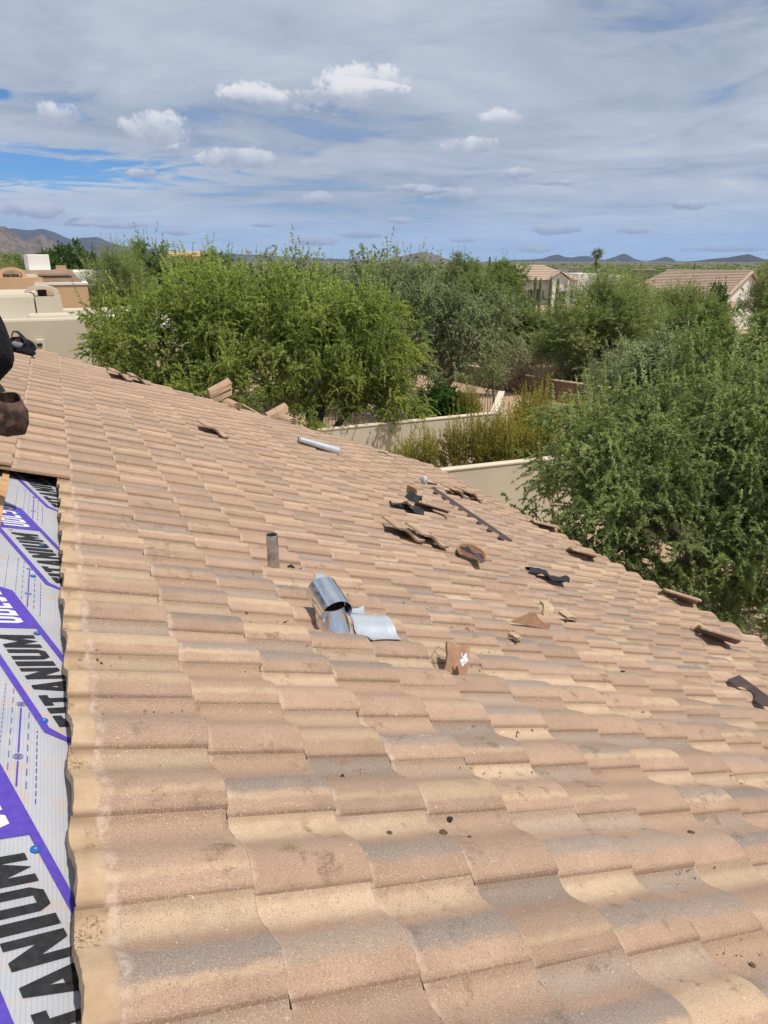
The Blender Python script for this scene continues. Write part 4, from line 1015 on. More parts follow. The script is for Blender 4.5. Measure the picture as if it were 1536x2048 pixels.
# --- tan stucco neighbour on the left
fr = frame_at(60, 29.0, R(-2)); ST = thing('stucco_house', 'flat roofed tan stucco house left of the mesquite', 'house', fr.translation)
px1 = 29.0 / FPX * 1.0
z1 = hgt(626, 29); z2 = hgt(578, 33); z3 = hgt(607, 31)
mb = MB(); fbox(mb, fr, -6, 3.6, 0, .35, 0, z1); fbox(mb, fr, 3.25, 3.6, .36, 6.4, 0, z1); mb.build('wall', M['stucco_tan'], ST, bevel=.09)
mb = MB(); fbox(mb, fr, -6, 3.24, .40, 6.4, 0, z1 - .35); mb.build('roof_surface', M['white_roof'], ST)
mb = MB(); fbox(mb, fr, -7.5, -.05, 3.0, 7.5, 0, z2); mb.build('upper_block', M['stucco_tan'], ST, bevel=.16)
mb = MB(); fbox(mb, fr, -.35, 2.1, 1.7, 2.2, 0, hgt(617, 30.9)); mb.build('parapet', M['stucco_tan'], ST, bevel=.09)
mb = MB(); fbox(mb, fr, -.04, 5.6, 6.6, 7.0, 0, hgt(611, 35)); mb.build('parapet', M['stucco_tan'], ST, bevel=.08)
# chimney block with arched cap
mb = MB(); zc = hgt(586, 32.4); vs = []
for z, k in ((z1 - .6, 1.12), (zc, 1.0)):
    vs += [fr @ Vector((x, y, z)) for x, y in ((-.03, 3.0), (.88 * k, 3.0), (.88 * k, 4.3), (-.03, 4.3))]
mb.add(vs, [(3, 2, 1, 0), (4, 5, 6, 7), (0, 1, 5, 4), (1, 2, 6, 5), (2, 3, 7, 6), (3, 0, 4, 7)]); ch = mb.build('chimney', M['stucco_tan'], ST)
arch = []
for k in range(13):
    a = math.pi * (1 - k / 12); arch.append((.22 + .62 * math.cos(a), .30 * math.sin(a) + .12))
inner = [(.22 + (x - .22) * .72, (z - .12) * .60 + .10) for x, z in reversed(arch)]
af = fr @ Matrix(((1, 0, 0, 0), (0, 0, 1, 3.15), (0, 1, 0, zc), (0, 0, 0, 1)))
mb = MB()
pl = [(arch[0][0], 0)] + arch + [(arch[-1][0], 0)]; il = [(inner[-1][0], 0)] + list(reversed(inner)) + [(inner[0][0], 0)]
for (a, b), (c, d) in zip(zip(pl, pl[1:]), zip(il, il[1:])):
    mb.prism([a, b, d, c], .9, af)
mb.build('arched_cap', M['stucco_tan'], ch)
mb = MB(); fbox(mb, fr, .08, .40, 3.4, 3.9, zc + .003, zc + .24); mb.build('flue', M['dark'], ch)
# canale on the wall face
mb = MB(); c = atd(81, 690, 28.95); mb.box(c + Vector((0, 0, -.35)), (.28, .30, 1.1)); sp_ = mb.build('downspout', M['stucco'], ST, bevel=.02)
mb = MB(); mb.box(c + Vector((-.02, -.16, .02)), (.17, .05, .11)); mb.build('opening', M['dark'], sp_)
# white membrane roof glimpsed through the tree
fr2 = frame_at(245, 31.0); o = thing('white_roof_wing', 'bright white flat roof seen through the left mesquite', 'building', fr2.translation)
mb = MB(); fbox(mb, fr2, -1.9, 2.6, 0, 6, 0, hgt(662, 31)); mb.build('wall', M['stucco_tan'], o)
mb = MB(); vs = [fr2 @ Vector(q) for q in ((-1.9, -.05, hgt(662, 31) + .03), (2.6, -.05, hgt(662, 31) + .03), (2.6, 6, hgt(640, 37)), (-1.9, 6, hgt(640, 37)))]; mb.add(vs + [v + Vector((0, 0, .06)) for v in vs], [(3, 2, 1, 0), (4, 5, 6, 7), (0, 1, 5, 4), (1, 2, 6, 5), (2, 3, 7, 6), (3, 0, 4, 7)]); mb.build('roof_surface', M['white_roof'], o)

def tiles_rows(mb, a, b, c, d, n):
    """courses of tile down a roof plane a-b (ridge) to d-c (eave), as overlapping strips"""
    for k in range(n):
        t0, t1 = k / n, (k + 1) / n; up = (b - a).cross(d - a).normalized(); up = up if up.z > 0 else -up
        vs = [a.lerp(d, t0), b.lerp(c, t0), b.lerp(c, t1) + up * .07, a.lerp(d, t1) + up * .07, b.lerp(c, t1), a.lerp(d, t1)]
        mb.add(vs, [(0, 1, 2, 3), (3, 2, 4, 5)])
# --- houses far left
fr = frame_at(75, 62, R(8)); o = thing('white_house', 'white rendered house with a tall chimney block behind the left trees', 'house', fr.translation)
z = hgt(540, 62); mb = MB(); fbox(mb, fr, -1.6, 9, 0, 7, 0, z); mb.build('wall', M['white_wall'], o, bevel=.1)
mb = MB(); fbox(mb, fr, -.3, 1.25, 1.2, 3.2, z + .002, hgt(510, 63)); mb.build('chimney_block', M['white_wall'], o, bevel=.06)
fr = frame_at(20, 44, R(4)); o = thing('orange_house', 'apricot stucco house with clay tile roof at the left edge', 'house', fr.translation)
z = hgt(548, 44); mb = MB(); fbox(mb, fr, -6, 1.6, 0, 6, 0, hgt(552, 44)); fbox(mb, fr, 1.61, 3.4, .8, 6, 0, hgt(566, 45)); mb.build('wall', M['orange_wall'], o)
mb = MB(); zr_ = hgt(545, 46)
tiles_rows(mb, fr @ Vector((1.6, 3, zr_)), fr @ Vector((3.6, 3, zr_)), fr @ Vector((3.7, .5, hgt(563, 44.5))), fr @ Vector((1.6, .5, hgt(563, 44.5))), 8); mb.build('roof', M['pinkroof'], o)
mb = MB(); fbox(mb, fr, -6, 3.4, 1.5, 2.0, z + .05, z + .25); mb.build('tile_coping', M['pinkroof'], o)
af = fr @ Matrix(((1, 0, 0, .2), (0, 0, 1, .6), (0, 1, 0, hgt(552, 44)), (0, 0, 0, 1))); mb = MB()
pl = [(-.62 + 0, 0)] + [(.62 * math.cos(math.pi * (1 - k / 10)), .25 + .28 * math.sin(math.pi * (1 - k / 10))) for k in range(11)] + [(.62, 0)]
il = [(x * .76, y * .72) for x, y in pl]
for (a, b), (c, d) in zip(zip(pl, pl[1:]), zip(il, il[1:])): mb.prism([a, b, d, c], .5, af)
mb.build('chimney_arch', M['orange_wall'], o)
fr = frame_at(126, 58); o = thing('clay_chimney', 'small terracotta chimney showing among the left trees', 'chimney', fr.translation)
mb = MB(); fbox(mb, fr, -.45, .45, 0, .9, 0, hgt(537, 58)); mb.build('stack', M['orange_wall'], o)
mb = MB(); fbox(mb, fr, -.34, .34, .1, .8, hgt(537, 58) + .002, hgt(530, 58)); mb.build('cap', M['orange_wall'], o)
fr = frame_at(118, 44); o = thing('pale_wall_house', 'pale salmon wall behind the oleander hedge', 'building', fr.translation)
mb = MB(); fbox(mb, fr, -1.2, 1.4, 0, 3, 0, hgt(566, 44)); mb.build('wall', M['orange_wall'], o); mb = MB(); fbox(mb, fr, -1.25, 1.45, -.05, 3, hgt(566, 44) + .002, hgt(564, 44) + .06); mb.build('parapet_cap', M['white_wall'], o)
fr = frame_at(378, 120); o = thing('tile_roof_house', 'far house with an orange tile roof above the left mesquite', 'house', fr.translation)
mb = MB(); fbox(mb, fr, -3, 3.2, 0, 8, 0, hgt(513, 120)); mb.build('wall', M['orange_wall'], o)
mb = MB(); tiles_rows(mb, fr @ Vector((-3, 4, hgt(503, 124))), fr @ Vector((3, 4, hgt(503, 124))), fr @ Vector((3.4, -.5, hgt(513, 120))), fr @ Vector((-3.3, -.5, hgt(513, 120))), 5); mb.build('roof', M['orange_wall'], o)
fr = frame_at(425, 125); o = thing('white_house', 'small far white house with gable right of the orange tile roof', 'house', fr.translation)
mb = MB(); fbox(mb, fr, -2, 2.4, 0, 6, 0, hgt(520, 125)); mb.build('wall', M['white_wall'], o); mb = MB(); af = fr @ Matrix(((1, 0, 0, 0), (0, 0, 1, -.1), (0, 1, 0, hgt(520, 125)), (0, 0, 0, 1))); mb.prism([(-1.6, 0), (1.4, 0), (0, 1.0)], 6, af); mb.build('gable_roof', M['white_wall'], o)

# --- white house with the hipped roof and porch
DW = 118.0; fr = frame_at(1098, DW, R(20)); WH = thing('white_villa', 'white villa with hipped pinkish roof, gabled porch and brick tower', 'house', fr.translation)
ze = hgt(559, DW); zg_ = 0.0; u = DW / FPX
mb = MB(); fbox(mb, fr, -4.2, 4.6, 0, 8, zg_, ze); mb.build('wall', M['white_wall'], WH)
mb = MB(); fbox(mb, fr, -.3, 2.6, -1.6, -.003, zg_, ze + .1); mb.build('porch', M['white_wall'], WH)
A0, B0, C0, D0 = (fr @ Vector(q) for q in ((-5.0, -.9, ze), (5.4, -.9, ze), (5.4, 9, ze), (-5.0, 9, ze))); zr_ = hgt(530, DW); E0, F0 = fr @ Vector((-2.2, 4, zr_)), fr @ Vector((0.2, 4, zr_))
mb = MB(); tiles_rows(mb, E0, F0, B0, A0, 9); tiles_rows(mb, F0, F0.lerp(F0, 0), C0, B0, 9); tiles_rows(mb, E0, E0, A0, D0, 9); mb.add([E0, F0, C0, D0], [(0, 1, 2, 3)]); mb.build('roof', M['pinkroof'], WH)
g0, g1, g2 = (fr @ Vector(q) for q in ((-.7, -2.0, ze + .1), (3.0, -2.0, ze + .1), (1.15, -2.0, ze + 1.25))); dy_ = fr.to_3x3() @ Vector((0, 4.2, 0.0))
mb = MB(); mb.add([g0, g2, g2 + dy_, g0 + dy_, g1, g1 + dy_], [(0, 1, 2, 3), (1, 4, 5, 2)]); mb.build('porch_roof', M['pinkroof'], WH)
mb = MB(); af = fr @ Matrix(((1, 0, 0, 0), (0, 0, 1, -1.62), (0, 1, 0, ze + .1), (0, 0, 0, 1))); mb.prism([(-.3, 0), (2.6, 0), (1.15, 1.0)], .3, af); mb.build('gable', M['white_wall'], WH)
for (x0, x1, zb, zt_, y) in ((-3.3, -2.5, .3, 2.3, -.06), (-2.3, -1.4, .0, 2.4, -.06), (1.0, 2.2, .0, 2.1, -1.66), (3.7, 4.0, .8, 2.2, -.06)):
    mb = MB(); fbox(mb, fr, x0, x1, y, y + .12, zb + .2, zt_); wi = mb.build('window', M['trim'], WH)
    mb = MB(); fbox(mb, fr, x0 + .07, x1 - .07, y - .015, y - .002, zb + .27, zt_ - .07); mb.build('pane', M['glass'], wi)
for x in (-.05, 2.4):
    mb = MB(); mb.tube([fr @ Vector((x, -1.85, 0)), fr @ Vector((x, -1.85, ze + .05))], .13, 10); mb.build('column', M['white_wall'], WH, smooth=True)
mb = MB(); fbox(mb, fr, -5.6, -4.25, -.6, 1.4, 0, hgt(548, DW)); mb.build('brick_tower', M['brick'], WH)
for zz, w in ((hgt(549, DW), 1.5), (hgt(538, DW), 1.1)):
    c = fr @ Vector((-4.9, .4, zz)); mb = MB(); mb.lathe([(w, 0), (w, .12), (.1, .75), (0, .75)], Matrix.Translation(c), 8); mb.build('tower_roof', M['pinkroof'], WH)
mb = MB(); fbox(mb, fr, -5.3, -4.5, -.2, 1.0, hgt(548, DW) + .1, hgt(539, DW)); mb.build('tower_lantern', M['dark'], WH)
mb = MB(); fbox(mb, fr, 5.5, 8.6, 2, 9, 0, hgt(546, DW + 5)); mb.build('wing', M['white_wall'], WH)
mb = MB(); fbox(mb, fr, 4.62, 5.49, 1.2, 1.5, 0, ze - .4); mb.build('garden_screen', M['white_wall'], WH)
d0 = atz(1085, 587, GROUND); mb = MB(); q = [atz(*k, GROUND + .03) for k in ((1060, 581), (1165, 578), (1190, 588), (1060, 592))]; mb.add(q, [(0, 1, 2, 3)])
tag(mb.build('driveway', M['asphalt'], None, q[0]), 'dark asphalt drive in front of the white villa', 'driveway', kind='structure')
p = atd(1067, 594, 66); fr3 = frame_at(1067, 66); o = thing('low_boundary_wall', 'low salmon wall left of the saguaros', 'wall', fr3.translation); mb = MB(); fbox(mb, fr3, -1.0, 1.1, 0, .2, 0, 1.6); mb.build('wall_panel', M['orange_wall'], o)
# --- big tile roof on the right
DR = 76.0; fr = frame_at(1376, DR, R(-24)); TR = thing('tile_roof_house', 'house with a broad pinkish tile roof and white gable on the right', 'house', fr.translation)
zr_, ze = hgt(541, DR + 4), hgt(578, DR)
E0, F0 = fr @ Vector((-4.6, 5.0, zr_)), fr @ Vector((3.9, 5.0, zr_)); A0, B0 = fr @ Vector((-7.2, -1.0, ze - .7)), fr @ Vector((3.9, -1.0, ze - .7))
C0, D0 = fr @ Vector((3.9, 11.0, ze - .7)), fr @ Vector((-7.2, 11.0, ze - .7))
mb = MB(); tiles_rows(mb, E0, F0, B0, A0, 18); mb.add([E0, F0, C0, D0, A0], [(3, 2, 1, 0), (3, 0, 4)]); mb.build('roof', M['pinkroof'], TR)
mb = MB(); fbox(mb, fr, -6.6, 3.3, 0, 10.5, 0, ze - .9); mb.build('wall', M['white_wall'], TR)
gx = fr.to_3x3(); mb = MB()
vs = [fr @ Vector(q) for q in ((3.45, -.4, ze - .85), (3.45, 10.4, ze - .85), (3.45, 5.0, zr_ - .15))]; vs += [v + gx @ Vector((.25, 0, 0)) for v in vs]; mb.add(vs, [(0, 2, 1), (3, 4, 5), (0, 1, 4, 3), (1, 2, 5, 4), (2, 0, 3, 5)]); mb.build('gable', M['white_wall'], TR)
for a, b in ((B0, F0), (C0, F0)):
    mb = MB(); mb.tube([a + Vector((0, 0, -.03)), b + Vector((0, 0, -.03))], .16, 6); mb.build('rake_trim', M['pinkroof'], TR)
mb = MB(); mb.tube([E0, F0], .14, 8); mb.build('ridge_cap', M['pinkroof'], TR)
mb = MB(); fbox(mb, fr, 3.6, 4.4, -1.2, 1.0, 0, 3.0); mb.build('side_bay', M['stucco_cap'], TR)
fr = frame_at(1228, 100); o = thing('white_outbuilding', 'small white box building behind the palo verde', 'building', fr.translation); mb = MB(); fbox(mb, fr, -.7, .75, 0, 2, 0, hgt(549, 100)); mb.build('wall', M['white_wall'], o, bevel=.05)
for k, (px, yt, dist, w, lab, mt) in enumerate(((1130, 533, 420, 9, 'tiny pale house far off left of the palm', 'white_wall'), (1150, 535, 380, 7, 'tiny cream house far off right of the villa roof', 'stucco'), (1285, 538, 300, 8, 'tiny brown roofed house left of the big tile roof', 'pinkroof'), (1330, 534, 520, 12, 'tiny far house on the plain behind the big tile roof', 'stucco'))):
    fr = frame_at(px, dist); o = thing('far_house', lab, 'house', fr.translation); mb = MB(); fbox(mb, fr, -w / 2, w / 2, 0, 8, 0, hgt(yt + 2, dist)); mb.build('wall', M[mt], o); mb = MB(); fbox(mb, fr, -w / 2 - .4, w / 2 + .4, -.4, 8.4, hgt(yt + 2, dist) + .01, hgt(yt, dist)); mb.build('roof', M['pinkroof'], o)

# ================================================================== mountains
def rock_mat(name, a, b, c):
    m = Mat(name, .95, .1); p = m.pos(); n1 = m.noise(p, .006, 6, .6); n2 = m.noise(p, .03, 5, .65)
    m.color(m.mix(m.ss(n2, .45, .62, 0, .75), m.ramp(n1, [(.32, a), (.68, b)]), c)); m.bump(n2, .8, 18); return m.m
M['rock_far'] = rock_mat('far_mountain_rock', (.05, .044, .036), (.075, .063, .05), (.033, .036, .024))
M['rock_near'] = rock_mat('granite_hill', (.15, .105, .082), (.22, .16, .125), (.06, .06, .038))
def mountain(name, label, dist, sil, mat, deep, seed, rough=1.0, nx=150, ny=26):
    xs = [s[0] for s in sil]; ys = [s[1] for s in sil]; mb = MB()
    def f(u, v):
        px = xs[0] + (xs[-1] - xs[0]) * u; py = float(np.interp(px, xs, ys)); q = atd(px, py, dist)
        H = max(q.z - GROUND, 3.0); d = Vector((q.x - CAM.x, q.y - CAM.y, 0)).normalized()
        t = (v - .5) * 2; dd = dist + t * deep
        base = atd(px, py, dist); g = CAM + d * dd
        k = (1 - abs(t)) ** 1.15
        n_ = noise.fractal(Vector((g.x, g.y, seed)) * (1 / (deep * .16)), 1.0, 2.0, 5)
        r = noise.ridged_multi_fractal(Vector((g.x, g.y, seed + 5)) * (1 / (deep * .22)), 1.0, 2.1, 5, 1.0, 2.0) - 1.0
        env = 1 - k ** 3
        z = GROUND - 6 + (H + 6) * k * (1 + .30 * rough * r * env) + H * .10 * n_ * rough * (0.25 + env)
        return (g.x, g.y, z)
    mb.grid(f, nx, ny); o = mb.build(name, mat, None, None, smooth=True, sharp=80)
    tag(o, label, 'mountain', kind='structure'); return o
mountain('mountain_range', 'blue mountain range on the left horizon behind the granite hill', 8600, [(-420, 470), (-200, 462), (0, 463), (25, 456), (45, 459), (62, 460), (85, 457), (105, 462), (125, 472), (145, 480), (160, 475), (195, 474), (212, 481), (235, 489), (262, 494), (320, 499), (400, 505), (520, 510), (640, 516), (760, 521)], M['rock_far'], 1300, 1.3)
mountain('granite_hill', 'tan granite boulder hill at the far left horizon', 4300, [(-420, 440), (-160, 436), (-60, 446), (-10, 452), (8, 453), (22, 460), (38, 472), (52, 480), (64, 477), (72, 471), (82, 468), (90, 470), (97, 480), (103, 477), (112, 487), (128, 496), (170, 508), (220, 515)], M['rock_near'], 520, 4.1, 1.3)
mountain('butte', 'small rocky butte on the middle horizon', 5200, [(770, 522), (800, 513), (825, 508), (845, 503), (856, 504), (872, 510), (888, 516), (915, 522)], M['rock_near'], 420, 7.7, 1.1, 60, 18)
mountain('mountain_range', 'row of blue peaks on the right horizon', 7600, [(1020, 520), (1062, 519), (1085, 517), (1103, 511), (1117, 509), (1130, 514), (1145, 515), (1160, 512), (1176, 512), (1192, 517), (1210, 520), (1228, 514), (1247, 507), (1256, 510), (1270, 518), (1290, 523), (1312, 519), (1333, 513), (1344, 517), (1360, 527), (1400, 529)], M['rock_far'], 800, 9.9, .8)
mountain('dark_hill', 'long dark hill at the right end of the horizon', 5600, [(1340, 529), (1378, 523), (1405, 520), (1430, 517), (1455, 515), (1478, 511), (1497, 508), (1512, 513), (1530, 519), (1570, 516), (1660, 521), (1800, 527), (1950, 530)], M['rock_far'], 650, 12.3, .8)
# ------------------------------------------------------------------ the hazy air
hz = bpy.data.materials.new('pale_haze'); hz.use_nodes = True; nt = hz.node_tree; nt.nodes.clear()
pv = nt.nodes.new('ShaderNodeVolumePrincipled'); pv.inputs['Color'].default_value = (.42, .62, 1.0, 1); pv.inputs['Density'].default_value = 5.4e-5
mo = nt.nodes.new('ShaderNodeOutputMaterial'); nt.links.new(pv.outputs[0], mo.inputs['Volume'])
mb = MB(); mb.box((0, 0, (GROUND - 1 + 480) / 2), (25000, 25000, 481 - GROUND)); o = mb.build('haze', hz); tag(o, 'thin pale haze over the desert plain', 'haze', kind='stuff')
# ================================================================== things on the roof
def tile_h(s, y):
    """height of the laid tile surface above the roof plane"""
    c = math.floor((s - S0 - (LT_T - L_T)) / L_T); u = s - S0 - c * L_T; yl = (y - Y0) % W_T
    return H_PAN + float(np.interp(yl, [q[0] for q in TP], [q[1] for q in TP])) + u * SLOPE_T
CREST = H_PAN + 0.045 + .02
def rframe(s, y, h, rz=0.0, rx=0.0, ry=0.0):
    return RM @ Matrix.Translation((s, y, h)) @ Euler((R(rx), R(ry), R(rz)), 'XYZ').to_matrix().to_4x4()
def loose(px, py, h, rz, rx, ry, label, group=None, var=0):
    s, y = on_roof(px, py, h); F_ = rframe(s, y, h, rz, rx, ry) @ Matrix.Translation((-LT_T / 2, -.15, 0))
    o = bpy.data.objects.new('loose_tile', LOOSE_ME[var]); COL.objects.link(o); o.matrix_world = F_
    return tag(o, label, 'roof tile', group)
GLT = 'loose tiles lying on the laid roof'
loose(803, 1063, .062, -97, -8, 2, 'loose tile with dark gap beneath, left of two set side by side mid roof', GLT)
loose(850, 1075, .060, -95, -8, 2, 'loose tile overlapping its left neighbour, right of the pair mid roof', GLT, 1)
loose(908, 985, .060, -92, -8, 2, 'loose tile near the brown metal strip, left of the pair by the eave', GLT)
loose(936, 990, .060, -90, -8, 2, 'loose tile nearest the far eave corner, right of the pair beside the strip', GLT, 1)
loose(864, 1017, .075, -28, -8, 2, 'loose tile lying flat with a lug showing, beside the black felt', GLT)
loose(1358, 1197, .070, -42, -13, 0, 'tipped tile at the eave above a dark gap, below the overhanging tree', GLT)
loose(1434, 1275, .078, -38, -15, 0, 'tipped tile nearest the right edge, dark hollow under it', GLT, 1)
loose(424, 862, .055, -88, -8, 2, 'single wavy loose tile alone on the far left half of the roof', GLT)
loose(238, 752, .055, -84, -8, 2, 'lifted tile at the far rake, left of two', GLT, 1)
loose(276, 761, .050, -86, -8, 2, 'lifted tile at the far rake, right of two', GLT)
loose(1085, 1052, .045, -20, -7, 0, 'slightly lifted tile near the eave right of the strip end', GLT, 1)
loose(1163, 1110, .055, -20, -12, 0, 'lifted tile with a black gap close to the eave', GLT)
# broken slab standing on edge, by the can
s, y = on_roof(823, 994, .03)
mb = MB(); F_ = rframe(s, y, .02, 10) @ Matrix.Rotation(R(80), 4, 'Y'); mb.grid(lambda u, v: F_ @ Vector((-.13 + .17 * u, -.09 + .20 * v, .02 * math.sin(v * 3))), 4, 6, .018)
tag(mb.build('tile_piece', M['terracotta'], None, rp(s, y, .02)), 'orange tile piece standing on end behind the black felt', 'tile piece', 'broken tile pieces')

# barrel tiles along the far rake
def barrel_mesh(name, mat, L=.40, r0=.088, r1=.108, th=.013, sweep=155):
    mb = MB(); n = 12; a0 = R(90 - sweep / 2)
    for k, (r_a, r_b) in enumerate(((r0, r1), (r0 - th, r1 - th))):
        for r_, x in ((r_a, -L / 2), (r_b, L / 2)):
            mb.v += [Vector((x, r_ * math.cos(a0 + R(sweep) * i / n), r_ * math.sin(a0 + R(sweep) * i / n))) for i in range(n + 1)]
    w = n + 1
    for i in range(n): mb.f += [(i, w + i, w + i + 1, i + 1), (2 * w + i, 2 * w + i + 1, 3 * w + i + 1, 3 * w + i), (i + 1, 2 * w + i + 1, 2 * w + i, i), (w + i, 3 * w + i, 3 * w + i + 1, w + i + 1)]
    mb.f += [(0, 2 * w, 3 * w, w), (n, w + n, 3 * w + n, 2 * w + n)]; mb.mi = [0] * len(mb.f)
    me = bpy.data.meshes.new(name); me.from_pydata([tuple(v) for v in mb.v], [], mb.f); me.materials.append(mat)
    bm = bmesh.new(); bm.from_mesh(me); bmesh.ops.recalc_face_normals(bm, faces=bm.faces)
    for f in bm.faces: f.smooth = True
    for e_ in bm.edges:
        if len(e_.link_faces) == 2 and e_.calc_face_angle(0) > R(35): e_.smooth = False
    bm.to_mesh(me); bm.free(); me.update(); return me
BAR = barrel_mesh('barrel_tile', M['clay'])
def barrel(Mx, label):
    o = bpy.data.objects.new('barrel_tile', BAR); COL.objects.link(o); o.matrix_world = Mx; return tag(o, label, 'barrel tile', 'barrel tiles stacked along the rake')
ORD = ['bottom', 'second from the bottom', 'third from the bottom', 'third from the top', 'second from the top', 'topmost']
def pile(px, py, n, h0, step, tilt, yaw, text, names):
    s, y = on_roof(px, py, .02); b = rp(s, y, h0)
    for k in range(n):
        Mx = Matrix.Translation(b + Vector((.004 * (k % 3), .006 * ((k * 7) % 3), k * step))) @ Matrix.Rotation(R(yaw + (k * 37 % 5) - 2), 4, 'Z') @ Matrix.Rotation(R(-tilt), 4, 'Y')
        barrel(Mx, ('clay barrel tile, %s of %s' if n > 1 else '%s of clay barrel tile %s') % (names[k], text))
pile(441, 800, 6, .025, .037, 20, 8, 'the tall leaning stack on the rake', ORD)
pile(466, 816, 3, -.02, .030, -2, 97, 'the end on stack beside the tall one', ['lowest', 'middle', 'upper'])
pile(553, 835, 3, .03, .034, 18, 8, 'the shorter leaning stack on the rake', ['lowest', 'middle', 'upper'])
pile(577, 846, 3, -.02, .030, -2, 97, 'the end on stack right of the shorter one', ['lowest', 'middle', 'upper'])
pile(620, 866, 1, -.03, .03, 0, 100, 'lying alone right of the stacks', ['single arch'])
pile(521, 834, 1, -.045, .03, 0, 97, 'half sunk between the two stacks', ['small arch'])
s, y = on_roof(497, 820, .02); F_ = rframe(s, y, .03, 5, -12, 14)
mb = MB(); mb.grid(lambda u, v: F_ @ Vector((-.16 + .34 * u, -.10 + .17 * v * (1 - .45 * u), .03 * math.sin(v * 2.6))), 5, 5, .014); tag(mb.build('tile_piece', M['clay'], None, rp(s, y, .03)), 'broken clay shard lying between the rake stacks', 'tile piece', 'broken tile pieces')

# --- broken pieces on the near roof
def shard(px, py, h, rz, rx, ry, L, Wd, curve, mat, label, th=.02, cut=.3):
    s, y = on_roof(px, py, h); F_ = rframe(s, y, h, rz, rx, ry); rg = random.Random(int(px * 7 + py))
    j = [[rg.uniform(-.006, .006) for _ in range(8)] for _ in range(8)]
    def fn(u, v):
        a, b = min(7, int(u * 6)), min(7, int(v * 6)); e = 1 if (u in (0, 1) or v in (0, 1)) else 0
        return F_ @ Vector(((u - .5) * L * (1 - cut * v) + e * j[a][b], (v - .5) * Wd + e * j[b][a], curve * math.sin(math.pi * u) + .004 * j[a][b]))
    mb = MB(); mb.grid(fn, 6, 6, th); return tag(mb.build('tile_piece', mat, None, rp(s, y, h)), label, 'tile piece', 'broken tile pieces')
shard(913, 1322, .075, 72, 0, -52, .20, .12, .010, M['terracotta'], 'reddish tile fragment with white mortar standing tilted near the middle', .022, .15)
s, y = on_roof(922, 1318, .12); mb = MB(); F_ = rframe(s, y, .125, 72, 0, -52); mb.grid(lambda u, v: F_ @ Vector((-.03 + .05 * u + .012 * math.sin(7 * v), -.03 + .03 * v + .008 * math.sin(9 * u), .003)), 5, 5, .003); tag(mb.build('mortar_smear', M['ink_white'], None, rp(s, y, .125)), 'white dried mortar on the reddish tile fragment', 'mortar')
s, y = on_roof(884, 1314, .06); mb = MB(); mb.tube([rp(s - .02, y - .03, .06), rp(s - .02, y + .05, .065), rp(s + .02, y + .09, .075), rp(s + .045, y + .05, .07), rp(s + .09, y + .045, .075)], .0022, 6); tag(mb.build('wire', M['iron'], None, rp(s, y, .06)), 'bent tie wire beside the reddish fragment', 'wire')
shard(1093, 1219, .085, 80, 0, -36, .16, .085, .028, M['tile_raw'], 'curved pale broken tile piece standing left of two near the middle right', .02, .1)
shard(1137, 1230, .085, 10, 4, 0, .13, .09, .012, M['tile_raw'], 'flat pale broken tile piece right of the curved one', .022, .1)
shard(1030, 1272, .075, 30, 0, 10, .095, .07, .015, M['tile_raw'], 'small rough crumb of tile below the brown triangular piece', .026, .5)
s, y = on_roof(1060, 1249, .06); F_ = rframe(s, y, .055, -4) @ Matrix.Rotation(R(74), 4, 'X')
mb = MB(); mb.prism([(-.17, -.005), (.15, -.005), (.155, .045), (.10, .035), (.05, .055), (.02, .085), (-.02, .085)], .02, F_); tag(mb.build('tile_piece', M['terracotta'], None, rp(s, y, .06)), 'brown triangular tile piece lying low near the middle right', 'tile piece', 'broken tile pieces')
for (px, py, r_, lab) in ((900, 1632, .011, 'black pebble of tar on a near tile'), (883, 1672, .012, 'dark mud clod in a cream pan near the centre'), (940, 1672, .007, 'small mud crumb right of the mud clod'), (1380, 1668, .010, 'mud clod on the far right tiles'), (1328, 1796, .008, 'thin dark chip on the lower right tiles'), (1245, 1344, .012, 'flat black scrap on the right middle tiles'), (782, 1657, .008, 'brown speck of mud on the near left tiles'), (1508, 1924, .009, 'mud crumb at the lower right corner')):
    s, y = on_roof(px, py, .02); h = tile_h(s, y); b = rp(s, y, h + r_ * .3); rg = random.Random(px)
    bm = bmesh.new(); bmesh.ops.create_icosphere(bm, subdivisions=2, radius=r_)
    for v in bm.verts: v.co = Vector((v.co.x * 1.4, v.co.y, v.co.z * .6)) * (1 + .35 * noise.noise(v.co * 140 + Vector((px, 0, 0))))
    me = bpy.data.meshes.new('mud_clod'); bm.to_mesh(me); bm.free(); me.materials.append(M['felt'] if 'black' in lab or 'dark chip' in lab else M['mud'])
    o = bpy.data.objects.new('mud_clod', me); COL.objects.link(o); o.location = b; o.rotation_euler = (0, AL, rg.uniform(0, 3)); tag(o, lab, 'debris', 'crumbs of dirt on the tiles')

